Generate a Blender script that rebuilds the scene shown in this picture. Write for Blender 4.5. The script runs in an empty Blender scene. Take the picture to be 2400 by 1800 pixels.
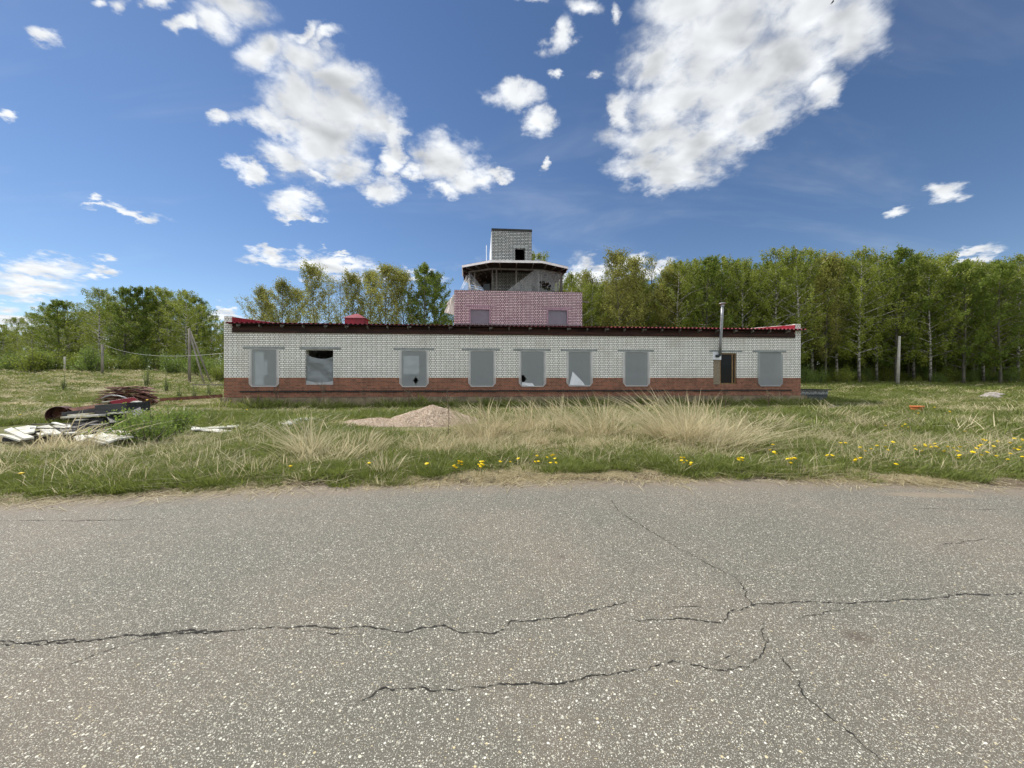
import bpy, bmesh, math, random
import numpy as np
from mathutils import Vector, Matrix

# ------------------------------------------------------------------ scene, camera, light
S = bpy.context.scene
COL = S.collection
S.render.engine = 'CYCLES'
FPX, VH, CZ = 902.0, 890.0, 1.5          # focal length and horizon of the photo (2400 px wide), eye height

cam = bpy.data.cameras.new('camera')
cam.sensor_width = 36.0
cam.lens = 36.0 * FPX / 2400.0
cam.shift_y = -10.0 / 2400.0
cam.clip_start = 0.05
cam.clip_end = 3000.0
camo = bpy.data.objects.new('camera', cam)
COL.objects.link(camo)
camo.location = (0, 0, CZ)
camo.rotation_euler = (math.radians(90), 0, 0)
S.camera = camo

SUN_EL, SUN_AZ = 47.0, -60.0             # azimuth clockwise from +Y (view direction): the sun is left and behind the building
sd = Vector((math.sin(math.radians(SUN_AZ)) * math.cos(math.radians(SUN_EL)),
             math.cos(math.radians(SUN_AZ)) * math.cos(math.radians(SUN_EL)),
             math.sin(math.radians(SUN_EL))))
sl = bpy.data.lights.new('sun', 'SUN')
sl.energy = 3.7
sl.angle = math.radians(0.5)
sl.color = (1.0, 0.95, 0.87)
so = bpy.data.objects.new('sun', sl)
COL.objects.link(so)
so.rotation_euler = sd.to_track_quat('Z', 'Y').to_euler()
so.location = sd * 60

S.view_settings.view_transform = 'Standard'
S.view_settings.look = 'None'
S.view_settings.gamma = 1
S.view_settings.use_curve_mapping = False
S.view_settings.exposure = 0.46

# ---- node helper
class NT:
    def __init__(s, tree): s.t = tree; s.n = tree.nodes; s.l = tree.links
    def new(s, typ, inp=None, **kw):
        n = s.n.new(typ)
        for k, v in kw.items(): setattr(n, k, v)
        if inp:
            for k, v in inp.items():
                if isinstance(v, bpy.types.NodeSocket): s.l.new(v, n.inputs[k])
                else: n.inputs[k].default_value = v
        return n
    def math(s, op, a, b=None, c=None, clamp=False):
        n = s.n.new('ShaderNodeMath'); n.operation = op; n.use_clamp = clamp
        for i, v in enumerate((a, b, c)):
            if v is None: continue
            if isinstance(v, bpy.types.NodeSocket): s.l.new(v, n.inputs[i])
            else: n.inputs[i].default_value = v
        return n.outputs[0]
    def mix(s, f, a, b, blend='MIX'):
        n = s.n.new('ShaderNodeMix'); n.data_type = 'RGBA'; n.blend_type = blend
        for i, v in ((0, f), (6, a), (7, b)):
            if isinstance(v, bpy.types.NodeSocket): s.l.new(v, n.inputs[i])
            elif i == 0: n.inputs[i].default_value = v
            else: n.inputs[i].default_value = tuple(v) + (1,) if len(v) == 3 else v
        return n.outputs[2]
    def noise(s, vec, scale, detail=4, rough=0.55, dist=0.0):
        return s.new('ShaderNodeTexNoise', {'Vector': vec, 'Scale': scale, 'Detail': detail, 'Roughness': rough, 'Distortion': dist}).outputs[0]
    def ramp(s, f, stops):
        n = s.n.new('ShaderNodeValToRGB'); s.l.new(f, n.inputs[0])
        e = n.color_ramp.elements
        while len(e) > len(stops): e.remove(e[-1])
        while len(e) < len(stops): e.new(0.5)
        for x, (p, c) in zip(e, stops):
            x.position = p
            x.color = (c, c, c, 1) if isinstance(c, (int, float)) else tuple(c) + (1,)
        return n.outputs[0]
    def step(s, f, a, b, lo=0.0, hi=1.0, smooth=True):
        n = s.new('ShaderNodeMapRange', {'Value': f, 'From Min': a, 'From Max': b, 'To Min': lo, 'To Max': hi})
        if smooth: n.interpolation_type = 'SMOOTHSTEP'
        return n.outputs[0]

# ---- world: Nishita sky with cumulus
W = bpy.data.worlds.new('World'); S.world = W; W.use_nodes = True
W.node_tree.nodes.clear()
w = NT(W.node_tree)
tc = w.new('ShaderNodeTexCoord')
sky = w.new('ShaderNodeTexSky', sky_type='NISHITA', sun_disc=False)
sky.sun_elevation = math.radians(SUN_EL)
sky.sun_rotation = math.radians(SUN_AZ)
sky.altitude = 300; sky.air_density = 0.95; sky.dust_density = 0.05; sky.ozone_density = 2.2
skyc = w.new('ShaderNodeHueSaturation', {'Hue': 0.504, 'Saturation': 1.10, 'Value': 1.0, 'Color': sky.outputs[0]}).outputs[0]
sep = w.new('ShaderNodeSeparateXYZ', {0: tc.outputs['Generated']})
dx, dy, dz = sep.outputs
dys = w.math('MAXIMUM', dy, 0.03)
gx = w.math('DIVIDE', dx, dys); gz = w.math('DIVIDE', dz, dys)
G = w.new('ShaderNodeCombineXYZ', {0: gx, 1: gz, 2: 0.0}).outputs[0]
dzs = w.math('ADD', w.math('MAXIMUM', dz, 0.0), 0.22)
P = w.new('ShaderNodeCombineXYZ', {0: w.math('DIVIDE', dx, dzs), 1: w.math('DIVIDE', dy, dzs), 2: 0.0}).outputs[0]
# cumulus: azimuth / height tangents of each puff, its half sizes and tilt (measured off the photo)
PUFFS = [(560,122,62,42,-10),(650,118,70,48,20),(735,160,62,48,30),(640,205,100,82,0),(725,235,95,92,0),(800,265,66,58,0),
 (700,315,108,72,0),(585,268,92,24,14),(845,275,34,62,0),(848,350,28,60,0),(825,412,50,34,0),(745,368,60,40,0),(690,80,60,18,-8),
 (622,345,84,26,24),(690,378,46,20,20),(537,370,46,20,22),(633,437,58,30,14),(640,468,44,10,4),(478,257,30,18,-20),(655,68,46,14,-14),
 (960,342,74,50,0),(1005,378,72,36,0),(1062,376,40,13,0),(962,408,46,26,0),(905,365,36,22,0),(1100,205,68,26,4),(1168,272,34,34,0),
 (500,10,80,46,10),(455,45,60,30,25),(398,52,28,17,0),(102,80,30,18,28),(343,6,28,16,0),(268,14,26,18,0),(225,8,20,14,0),(14,248,24,14,28),
 (275,453,78,13,7),(208,440,36,7,16),(206,421,18,8,0),(80,578,120,24,6),(60,616,100,26,4),(216,576,30,17,10),(15,690,80,30,5),
 (585,557,56,17,5),(705,572,120,24,5),(722,541,30,8,0),(490,686,70,14,0),(870,598,80,16,0),(1290,590,70,26,10),(1350,562,46,22,0),(1245,600,60,24,0),
 (1425,365,126,46,0),(1420,290,118,50,-10),(1520,300,130,66,-30),(1450,215,128,70,-25),(1600,200,170,92,-35),(1690,130,160,100,-35),(1550,70,190,96,-20),
 (1750,20,180,90,-30),(1830,60,80,86,-50),(1420,140,90,46,-30),(1650,260,100,46,-32),(1500,10,140,60,0),(1780,190,60,30,-40),(1345,245,34,50,0),
 (1210,78,22,44,25),(1262,14,36,20,0),(1322,36,14,34,0),(1204,163,16,12,0),(2045,405,44,19,0),(1936,450,34,13,-15),(2100,553,56,14,-14),(1290,155,24,10,0),
 (1178,355,14,12,0),(1395,580,60,22,0),(1150,0,30,12,0),(1160,560,200,30,0)]
acc = None; big = None
wn_ = w.new('ShaderNodeTexNoise', {'Vector': P, 'Scale': 9.0, 'Detail': 5.0, 'Roughness': 0.6})
wv_ = w.new('ShaderNodeVectorMath', {0: w.new('ShaderNodeVectorMath', {0: wn_.outputs[1], 1: (0.5, 0.5, 0.5)}, operation='SUBTRACT').outputs[0], 3: 0.17}, operation='SCALE').outputs[0]
GW = w.new('ShaderNodeVectorMath', {0: G, 1: w.new('ShaderNodeVectorMath', {0: wv_, 1: (1, 0.8, 0)}, operation='MULTIPLY').outputs[0]}).outputs[0]
for (u, v, ru, rv, a) in PUFFS:
    k = 1.085
    m = w.new('ShaderNodeMapping', {'Vector': GW, 'Location': ((u*k-1200)/FPX, (VH-v*k)/FPX, 0), 'Rotation': (0, 0, math.radians(-a)),
                                    'Scale': (ru*k*1.5/FPX, rv*k*1.5/FPX, 1.0)}, vector_type='TEXTURE')
    g = w.new('ShaderNodeTexGradient', {'Vector': m.outputs[0]}, gradient_type='SPHERICAL').outputs[1]
    if u == 1160: g = w.math('MULTIPLY', g, 0.35)
    acc = g if acc is None else w.math('MAXIMUM', acc, g)
    if min(ru, rv) >= 40: big = g if big is None else w.math('MAXIMUM', big, g)
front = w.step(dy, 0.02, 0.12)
away = w.step(w.noise(P, 1.3, 3), 0.36, 0.56)  # unseen clouds behind the camera, thickened to fill-light the facade
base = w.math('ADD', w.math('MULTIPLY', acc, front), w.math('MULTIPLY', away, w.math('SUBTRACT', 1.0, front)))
n1 = w.math('ADD', w.math('MULTIPLY', w.noise(P, 8.0, 7, 0.55, 0.4), 0.7), w.math('MULTIPLY', w.noise(P, 30.0, 4, 0.55, 0.5), 0.3))
n2 = w.noise(w.new('ShaderNodeVectorMath', {0: P, 1: (0.035, -0.020, 0.0)}).outputs[0], 7.0, 3, 0.45, 0.3)
n1s = w.noise(P, 7.0, 3, 0.45, 0.3)
nb = w.noise(P, 2.6, 4, 0.5, 0.3)
dens = w.math('ADD', w.math('MULTIPLY', base, 1.45), w.math('ADD', w.math('MULTIPLY', w.math('SUBTRACT', n1, 0.5), 2.3), w.math('MULTIPLY', w.math('SUBTRACT', nb, 0.5), 0.9)))
alpha = w.step(dens, 0.40, 0.78)
wisp = w.math('MULTIPLY', w.step(w.noise(w.new('ShaderNodeMapping', {'Vector': P, 'Scale': (0.5, 1.6, 1), 'Rotation': (0, 0, 0.5)}).outputs[0], 1.6, 5, 0.6, 0.6), 0.48, 0.80), 0.13)
alpha = w.math('MAXIMUM', alpha, wisp)
alpha = w.math('MULTIPLY', alpha, w.step(base, 0.02, 0.22, 0.0, 1.0)) if False else w.math('MAXIMUM', w.math('MULTIPLY', w.step(dens, 0.14, 1.25), w.step(base, 0.0, 0.45)), wisp)
relief = w.math('MULTIPLY', w.math('SUBTRACT', n1s, n2), 0.75)
core = w.step(w.math('ADD', w.math('MULTIPLY', big, 1.2), w.math('MULTIPLY', w.math('SUBTRACT', nb, 0.5), 1.6)), 0.40, 1.35, 0.0, 0.26)
lum = w.math('ADD', w.math('SUBTRACT', 0.69, w.math('MULTIPLY', core, 0.62)), relief)
lum = w.math('MINIMUM', w.math('MAXIMUM', lum, 0.36), 0.76)
lum = w.math('MULTIPLY', lum, w.math('ADD', 1.0, w.math('MULTIPLY', w.math('SUBTRACT', 1.0, front), 0.45)))  # extra brightness for the unseen rear clouds that light the facade
cl = w.new('ShaderNodeVectorMath', {0: (0.97, 1.0, 1.03), 3: lum}, operation='SCALE').outputs[0]
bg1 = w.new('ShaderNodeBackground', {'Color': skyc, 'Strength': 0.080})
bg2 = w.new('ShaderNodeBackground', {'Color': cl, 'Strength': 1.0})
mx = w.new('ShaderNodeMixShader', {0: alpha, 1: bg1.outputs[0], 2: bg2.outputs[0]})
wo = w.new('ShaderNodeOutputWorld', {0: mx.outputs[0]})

# ------------------------------------------------------------------ helpers
rng = np.random.default_rng(7)
random.seed(7)

def tag(o, label=None, cat=None, group=None, kind=None):
    if label: o['label'] = label
    if cat: o['category'] = cat
    if group: o['group'] = group
    if kind: o['kind'] = kind
    return o

def link(o, parent=None):
    COL.objects.link(o)
    if parent is not None: o.parent = parent
    return o

def empty(name, loc=(0, 0, 0), rz=0.0, label=None, cat=None, group=None):
    o = bpy.data.objects.new(name, None); o.empty_display_size = 0.3
    o.location = loc; o.rotation_euler = (0, 0, rz); COL.objects.link(o)
    return tag(o, label, cat, group)

class MB:
    def __init__(s): s.v = []; s.f = []; s.m = []; s.cur = 0
    def add(s, vs, fs):
        b = len(s.v); s.v += [tuple(p) for p in vs]
        s.f += [tuple(b + i for i in f) for f in fs]; s.m += [s.cur] * len(fs)
    def box(s, x0, x1, y0, y1, z0, z1):
        s.add([(x0,y0,z0),(x1,y0,z0),(x1,y1,z0),(x0,y1,z0),(x0,y0,z1),(x1,y0,z1),(x1,y1,z1),(x0,y1,z1)],
              [(0,3,2,1),(4,5,6,7),(0,1,5,4),(1,2,6,5),(2,3,7,6),(3,0,4,7)])
    def obox(s, c, ax, ay, az):                      # centre and three half vectors
        c = Vector(c); ax = Vector(ax); ay = Vector(ay); az = Vector(az)
        P = [c+sx*ax+sy*ay+sz*az for sz in (-1,1) for (sx,sy) in ((-1,-1),(1,-1),(1,1),(-1,1))]
        s.add(P, [(0,3,2,1),(4,5,6,7),(0,1,5,4),(1,2,6,5),(2,3,7,6),(3,0,4,7)])
    def bar(s, a, b, wx, wz=None):                    # square bar a -> b
        a = Vector(a); b = Vector(b); d = (b-a); L = d.length/2; d.normalize()
        up = Vector((0,0,1)) if abs(d.z) < 0.95 else Vector((0,1,0))
        sx = d.cross(up).normalized(); sz = sx.cross(d).normalized()
        s.obox((a+b)/2, d*L, sx*wx/2, sz*(wz or wx)/2)
    def tube(s, pts, rad, n=6, cap=True):
        pts = [Vector(p) for p in pts]
        if not hasattr(rad, '__len__'): rad = [rad]*len(pts)
        vs = []
        for i, p in enumerate(pts):
            d = (pts[min(i+1, len(pts)-1)] - pts[max(i-1, 0)])
            if d.length < 1e-6: d = Vector((0,0,1))
            d.normalize()
            up = Vector((0,0,1)) if abs(d.z) < 0.9 else Vector((0,1,0))
            x = d.cross(up).normalized(); y = x.cross(d)
            for k in range(n):
                a = 2*math.pi*k/n
                vs.append(p + (x*math.cos(a) + y*math.sin(a))*rad[i])
        fs = []
        for i in range(len(pts)-1):
            for k in range(n):
                fs.append((i*n+k, i*n+(k+1)%n, (i+1)*n+(k+1)%n, (i+1)*n+k))
        if cap:
            fs.append(tuple(range(n-1, -1, -1))); fs.append(tuple((len(pts)-1)*n+k for k in range(n)))
        s.add(vs, fs)
    def build(s, name, mats, parent=None, smooth=False, loc=None):
        me = bpy.data.meshes.new(name)
        me.from_pydata(s.v, [], s.f)
        if not isinstance(mats, (list, tuple)): mats = [mats]
        for m in mats: me.materials.append(m)
        if len(mats) > 1: me.polygons.foreach_set('material_index', s.m)
        if smooth: me.polygons.foreach_set('use_smooth', [True]*len(s.f))
        me.update()
        o = bpy.data.objects.new(name, me); link(o, parent)
        if loc is not None: o.location = loc
        return o

def bevel(o, wd, seg=1):
    m = o.modifiers.new('bevel', 'BEVEL'); m.width = wd; m.segments = seg; m.limit_method = 'ANGLE'
    return o

def np_mesh(name, verts, quads, mat, tint=None, tris=None):
    me = bpy.data.meshes.new(name)
    nq = len(quads); nt = 0 if tris is None else len(tris)
    me.vertices.add(len(verts)); me.vertices.foreach_set('co', np.asarray(verts, np.float32).ravel())
    loops = np.asarray(quads, np.int32).ravel()
    if nt: loops = np.concatenate([loops, np.asarray(tris, np.int32).ravel()])
    me.loops.add(len(loops)); me.loops.foreach_set('vertex_index', loops)
    st = np.arange(nq)*4; 
    if nt: st = np.concatenate([st, nq*4 + np.arange(nt)*3])
    me.polygons.add(nq+nt); me.polygons.foreach_set('loop_start', st.astype(np.int32))
    me.update(calc_edges=True)
    if tint is not None:
        a = me.attributes.new('tint', 'FLOAT', 'POINT'); a.data.foreach_set('value', np.asarray(tint, np.float32))
    me.materials.append(mat)
    return me

# value noise in numpy
_perm = np.random.default_rng(3).random((256, 256))
def vnoise(x, y, sc=1.0, seed=0):
    x = np.asarray(x, float)*sc + 37.3*seed + 1000; y = np.asarray(y, float)*sc + 91.7*seed + 1000
    xi = np.floor(x).astype(int); yi = np.floor(y).astype(int); fx = x-xi; fy = y-yi
    fx = fx*fx*(3-2*fx); fy = fy*fy*(3-2*fy)
    g = lambda a, b: _perm[a % 256, b % 256]
    return (g(xi,yi)*(1-fx)+g(xi+1,yi)*fx)*(1-fy) + (g(xi,yi+1)*(1-fx)+g(xi+1,yi+1)*fx)*fy
def fbm(x, y, sc, seed=0, oc=3):
    r = 0; a = 1; t = 0
    for o in range(oc): r = r + a*vnoise(x, y, sc*2**o, seed+o); t += a; a *= 0.5
    return r/t
def sstep(x, a, b):
    t = np.clip((np.asarray(x, float)-a)/(b-a), 0, 1); return t*t*(3-2*t)

# ------------------------------------------------------------------ terrain
def edge_y(x):
    x = np.clip(np.asarray(x, float), -8.0, 9.0)
    return 5.68 + 0.07*x - 0.0165*x*x
def height(x, y):
    x = np.asarray(x, float); y = np.asarray(y, float)
    z = np.interp(y, [6, 9, 14, 20, 30, 45, 80, 200], [0.0, 0.05, 0.07, 0.07, 0.45, 1.1, 1.6, 2.5])
    z = z + sstep(-x, 18, 46)*sstep(y, 24, 48)*1.35
    e = edge_y(x)
    z = z + (fbm(x, y, 0.55, 5)-0.5)*0.16*sstep(y, e+0.4, e+3) + (fbm(x, y, 2.2, 9)-0.5)*0.05*sstep(y, e+0.1, e+0.8)
    ramp = sstep(y + (fbm(x, y, 1.6, 2)-0.5)*0.55, e-0.25, e+0.45)
    return np.where(y < e+3, -0.035*(1-ramp) + (z+0.035)*ramp, z)
def hz(x, y): return float(height(x, y))
def ground_hit(u, v, near=5.0, far=60.0):
    a = (u-1200)/FPX; b = (VH-v)/FPX
    Y = near
    while Y < far:
        if CZ + b*Y <= hz(a*Y, Y): break
        Y += 0.05
    return Vector((a*Y, Y, hz(a*Y, Y)))
def at(u, v, Y): return Vector(((u-1200)/FPX*Y, Y, CZ+(VH-v)/FPX*Y))
def on_z(u, v, z):
    Y = (CZ-z)*FPX/(v-VH); return Vector(((u-1200)/FPX*Y, Y, z))

# ------------------------------------------------------------------ materials
def mat(name):
    m = bpy.data.materials.new(name); m.use_nodes = True; m.node_tree.nodes.clear()
    return m, NT(m.node_tree)
def out(t, sh): t.new('ShaderNodeOutputMaterial', {0: sh})
def princ(t, col, rough=0.8, bump=None, bstr=0.3, bdist=0.01, metal=0.0, spec=0.3):
    i = {'Base Color': col if isinstance(col, bpy.types.NodeSocket) else tuple(col)+(1,), 'Roughness': rough, 'Metallic': metal, 'Specular IOR Level': spec}
    if bump is not None:
        i['Normal'] = t.new('ShaderNodeBump', {'Height': bump, 'Strength': bstr, 'Distance': bdist}).outputs[0]
    return t.new('ShaderNodeBsdfPrincipled', i).outputs[0]
def obj_co(t): return t.new('ShaderNodeTexCoord').outputs['Object']
def worn(name, c1, c2, scale=3.0, rough=0.8, bump=0.3, bdist=0.01, metal=0.0, spec=0.3, stretch=(1,1,1), lo=0.35, hi=0.65, c3=None, seed=0.0):
    m, t = mat(name)
    v = t.new('ShaderNodeMapping', {'Vector': obj_co(t), 'Scale': stretch, 'Location': (seed, seed, 0)}).outputs[0]
    n = t.noise(v, scale, 6, 0.6)
    c = t.mix(t.step(n, lo, hi), c1, c2)
    if c3: c = t.mix(t.step(t.noise(v, scale*0.35, 3), 0.55, 0.7), c, c3)
    fine = t.noise(v, scale*12, 3)
    c = t.mix(0.35, c, t.new('ShaderNodeHueSaturation', {'Color': c, 'Value': t.math('ADD', 0.5, fine)}).outputs[0])
    out(t, princ(t, c, rough, fine, bump, bdist, metal, spec))
    return m

def brick_mat(name, bricks, mortar, bw, bh, mo=0.016, stain=(0.25,0.24,0.22), stain_amt=0.35, squash=True, dirt_z=None):
    m, t = mat(name)
    co = t.new('ShaderNodeSeparateXYZ', {0: obj_co(t)})
    geo = t.new('ShaderNodeNewGeometry')
    nrm = t.new('ShaderNodeSeparateXYZ', {0: t.new('ShaderNodeVectorTransform', {0: geo.outputs['Normal']}, vector_type='NORMAL', convert_from='WORLD', convert_to='OBJECT').outputs[0]})
    side = t.math('GREATER_THAN', t.math('ABSOLUTE', nrm.outputs[0]), 0.7)
    hx = t.new('ShaderNodeMix', {0: side, 2: co.outputs[0], 3: co.outputs[1]}).outputs[0]
    v = t.new('ShaderNodeCombineXYZ', {0: hx, 1: co.outputs[2], 2: 0.0}).outputs[0]
    wob = t.new('ShaderNodeTexNoise', {'Vector': v, 'Scale': 6.0, 'Detail': 2})
    v2 = t.new('ShaderNodeVectorMath', {0: v, 1: t.new('ShaderNodeVectorMath', {0: wob.outputs[1], 1: (0.012, 0.012, 0)}, operation='MULTIPLY').outputs[0]}).outputs[0]
    b = t.new('ShaderNodeTexBrick', {'Vector': v2, 'Color1': tuple(bricks[0])+(1,), 'Color2': tuple(bricks[1])+(1,), 'Mortar': tuple(mortar)+(1,),
        'Scale': 1.0, 'Mortar Size': mo, 'Mortar Smooth': 0.3, 'Bias': 0.0, 'Brick Width': bw, 'Row Height': bh})
    b.offset = 0.5; b.offset_frequency = 2; b.squash = 0.5 if squash else 1.0; b.squash_frequency = 2
    c = b.outputs[0]
    big = t.step(t.noise(v, 0.9, 5, 0.65), 0.42, 0.75)
    c = t.mix(t.math('MULTIPLY', big, stain_amt), c, stain)
    st = t.noise(t.new('ShaderNodeMapping', {'Vector': v, 'Scale': (3.0, 0.35, 1)}).outputs[0], 1.0, 5, 0.7)
    c = t.mix(t.math('MULTIPLY', t.step(st, 0.55, 0.75), stain_amt), c, stain)
    chips = t.step(t.noise(v, 14.0, 3, 0.6), 0.66, 0.72)
    c = t.mix(t.math('MULTIPLY', chips, 0.5), c, mortar)
    h = t.math('SUBTRACT', 1.0, b.outputs[1])
    out(t, princ(t, c, 0.9, h, 0.9, 0.012, spec=0.15))
    return m

M = {}
M['white_brick'] = brick_mat('white silicate brick', ((0.92,0.91,0.85),(0.82,0.81,0.75)), (0.06,0.062,0.06), 0.26, 0.1, 0.0125, stain=(0.40,0.38,0.32), stain_amt=0.42)
M['grey_brick'] = brick_mat('grey silicate brick', ((0.52,0.54,0.52),(0.36,0.38,0.37)), (0.03,0.032,0.032), 0.26, 0.1, 0.022)
M['pink_brick'] = brick_mat('pink brick', ((0.78,0.60,0.62),(0.62,0.46,0.49)), (0.06,0.04,0.045), 0.26, 0.1, 0.019, stain=(0.25,0.16,0.17))
M['red_brick'] = brick_mat('red brick', ((0.36,0.13,0.075),(0.17,0.065,0.042)), (0.30,0.23,0.17), 0.26, 0.077, 0.011, stain=(0.13,0.07,0.05), stain_amt=0.5)
M['concrete'] = worn('concrete', (0.27,0.22,0.14), (0.15,0.125,0.085), 2.0, 0.95, 0.5)
M['lintel'] = worn('lintel concrete', (0.30,0.32,0.31), (0.22,0.24,0.235), 4.0, 0.95, 0.4)
M['pink_lintel'] = worn('pink lintel', (0.42,0.28,0.33), (0.32,0.21,0.25), 4.0, 0.95, 0.4)
M['bitumen'] = worn('bitumen felt', (0.02,0.02,0.021), (0.035,0.033,0.03), 5.0, 0.7, 0.4)
M['dark_wood'] = worn('dark brown timber', (0.060,0.026,0.018), (0.022,0.012,0.010), 2.5, 0.85, 0.5, stretch=(0.3,3,3))
M['soffit_wood'] = worn('dark soffit boards', (0.05,0.042,0.037), (0.022,0.019,0.017), 2.5, 0.9, 0.5, stretch=(0.3,3,3))
M['grey_wood'] = worn('weathered timber', (0.17,0.155,0.14), (0.09,0.08,0.07), 3, 0.9, 0.5, stretch=(3,3,0.4))
M['pole_wood'] = worn('pole timber', (0.30,0.27,0.22), (0.18,0.165,0.14), 3, 0.9, 0.5, stretch=(4,4,0.3))
M['concrete_post'] = worn('concrete post', (0.50,0.47,0.40), (0.38,0.36,0.31), 4, 0.9, 0.4)
M['black_wood'] = worn('blackened board', (0.022,0.022,0.024), (0.05,0.05,0.055), 4, 0.6, 0.5, stretch=(0.5,3,3))
M['white_board'] = worn('whitewashed board', (0.72,0.71,0.66), (0.50,0.48,0.40), 5, 0.85, 0.4, c3=(0.42,0.38,0.26))
M['white_paint'] = worn('white sheet metal', (0.78,0.80,0.84), (0.70,0.72,0.76), 4, 0.5, 0.1)
M['osb'] = worn('strand board', (0.30,0.25,0.18), (0.17,0.14,0.10), 26, 0.85, 0.4)
M['wood_frame'] = worn('brown window frame', (0.26,0.16,0.07), (0.18,0.11,0.05), 6, 0.6, 0.2)
M['red_metal'] = worn('red painted sheet', (0.29,0.015,0.030), (0.19,0.011,0.021), 2.5, 0.45, 0.08, spec=0.4)
M['tin'] = worn('galvanised sheet', (0.34,0.35,0.36), (0.24,0.25,0.26), 5, 0.5, 0.1, metal=0.5)
M['roof_tin'] = worn('pale roof sheet', (0.88,0.86,0.86), (0.76,0.73,0.73), 4, 0.6, 0.2)
M['rust'] = worn('rusted steel', (0.10,0.04,0.03), (0.20,0.09,0.055), 5, 0.85, 0.5)
M['maroon'] = worn('maroon steel', (0.05,0.016,0.016), (0.10,0.045,0.035), 6, 0.7, 0.4)
M['tile'] = worn('old roof tile', (0.19,0.085,0.06), (0.09,0.04,0.032), 6, 0.85, 0.4, c3=(0.28,0.19,0.14))
M['terracotta'] = worn('orange clay', (0.62,0.20,0.07), (0.50,0.15,0.05), 8, 0.7, 0.2)
M['dark_panel'] = worn('dark annex panel', (0.045,0.055,0.06), (0.07,0.08,0.08), 4, 0.75, 0.3)
M['rubble'] = worn('rubble', (0.42,0.39,0.36), (0.24,0.20,0.17), 6, 0.95, 0.6)
M['plaster'] = worn('interior plaster', (0.34,0.34,0.31), (0.22,0.22,0.20), 1.5, 0.95, 0.2)
M['wire'] = worn('cable', (0.5,0.5,0.47), (0.4,0.4,0.38), 5, 0.7, 0.0)
M['bird'] = worn('dark feathers', (0.02,0.025,0.035), (0.04,0.045,0.06), 5, 0.8, 0.0)
m, t = mat('dark glass'); out(t, t.new('ShaderNodeBsdfPrincipled', {'Base Color': (0.01,0.012,0.014,1), 'Roughness': 0.04, 'Specular IOR Level': 0.10}).outputs[0]); M['glass'] = m

def film_mat(name, col, transp, rough=0.45):
    m, t = mat(name)
    v = obj_co(t)
    n = t.noise(v, 2.2, 4, 0.6); fine = t.noise(t.new('ShaderNodeMapping', {'Vector': v, 'Scale': (1, 1, 3)}).outputs[0], 5.0, 4, 0.6, 0.8)
    c = t.mix(n, tuple(k*0.82 for k in col), tuple(min(k*1.15, 1) for k in col))
    p = princ(t, c, rough, fine, 0.35, 0.02, spec=0.5)
    tl = t.new('ShaderNodeBsdfTranslucent', {0: c}).outputs[0]
    a = t.new('ShaderNodeMixShader', {0: 0.65 if transp < 0.08 else 0.35, 1: p, 2: tl}).outputs[0]
    tr = t.new('ShaderNodeBsdfTransparent').outputs[0]
    tf = t.math('MULTIPLY', t.math('ADD', 0.6, t.math('MULTIPLY', n, 0.8)), transp)
    out(t, t.new('ShaderNodeMixShader', {0: tf, 1: a, 2: tr}).outputs[0])
    return m
M['film'] = film_mat('window film', (0.46,0.50,0.505), 0.26)
M['film_edge'] = film_mat('film over the reveal', (0.90,0.91,0.90), 0.03)
M['pink_film'] = film_mat('pinkish film', (0.40,0.37,0.44), 0.22)
M['torn_film'] = film_mat('torn polythene', (0.66,0.67,0.67), 0.66)
M['blue_film'] = film_mat('sagging film', (0.42,0.46,0.48), 0.22)
M['white_cloth'] = film_mat('white sheeting', (0.80,0.79,0.74), 0.05)

def leaf_mat(name, ca, cb, trans=0.35, rnd=0.25):
    m, t = mat(name)
    at_ = t.new('ShaderNodeAttribute', attribute_name='tint').outputs['Fac']
    oi = t.new('ShaderNodeObjectInfo').outputs['Random']
    f = t.math('ADD', t.math('MULTIPLY', at_, 1-rnd), t.math('MULTIPLY', oi, rnd), clamp=True)
    c = t.mix(f, ca, cb)
    d = t.new('ShaderNodeBsdfPrincipled', {'Base Color': c, 'Roughness': 0.55, 'Specular IOR Level': 0.25}).outputs[0]
    tl = t.new('ShaderNodeBsdfTranslucent', {0: c}).outputs[0]
    out(t, t.new('ShaderNodeMixShader', {0: trans, 1: d, 2: tl}).outputs[0])
    return m
M['birch_leaf'] = leaf_mat('birch leaves', (0.125,0.170,0.026), (0.37,0.41,0.065), 0.42)
M['aspen_leaf'] = leaf_mat('aspen leaves', (0.20,0.20,0.045), (0.40,0.40,0.10), 0.45)
M['deep_leaf'] = leaf_mat('alder leaves', (0.085,0.13,0.02), (0.27,0.34,0.052), 0.42)
M['bush_leaf'] = leaf_mat('bush leaves', (0.12,0.18,0.035), (0.27,0.36,0.08), 0.42)
M['green_blade'] = leaf_mat('fresh grass', (0.085,0.12,0.024), (0.29,0.33,0.08), 0.38, 0.45)
M['straw_blade'] = leaf_mat('dry grass', (0.34,0.285,0.15), (0.84,0.75,0.50), 0.45, 0.35)
M['weed_stem'] = leaf_mat('dry weed', (0.14,0.10,0.07), (0.30,0.23,0.16), 0.1, 0.3)
M['dandelion'] = leaf_mat('dandelion', (0.85,0.62,0.01), (0.92,0.72,0.02), 0.2, 0.3)
m, t = mat('birch bark')
v = t.new('ShaderNodeMapping', {'Vector': obj_co(t), 'Scale': (1,1,2.5)}).outputs[0]
c = t.mix(t.step(t.noise(v, 2.5, 5, 0.7), 0.44, 0.58), (0.58,0.55,0.48), (0.055,0.05,0.042))
hh = t.new('ShaderNodeSeparateXYZ', {0: obj_co(t)}).outputs[2]
c = t.mix(t.step(hh, 0.4, 3.5, 0.75, 0.0), c, (0.06,0.052,0.042))
out(t, princ(t, c, 0.85)); M['birch_bark'] = m
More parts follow.
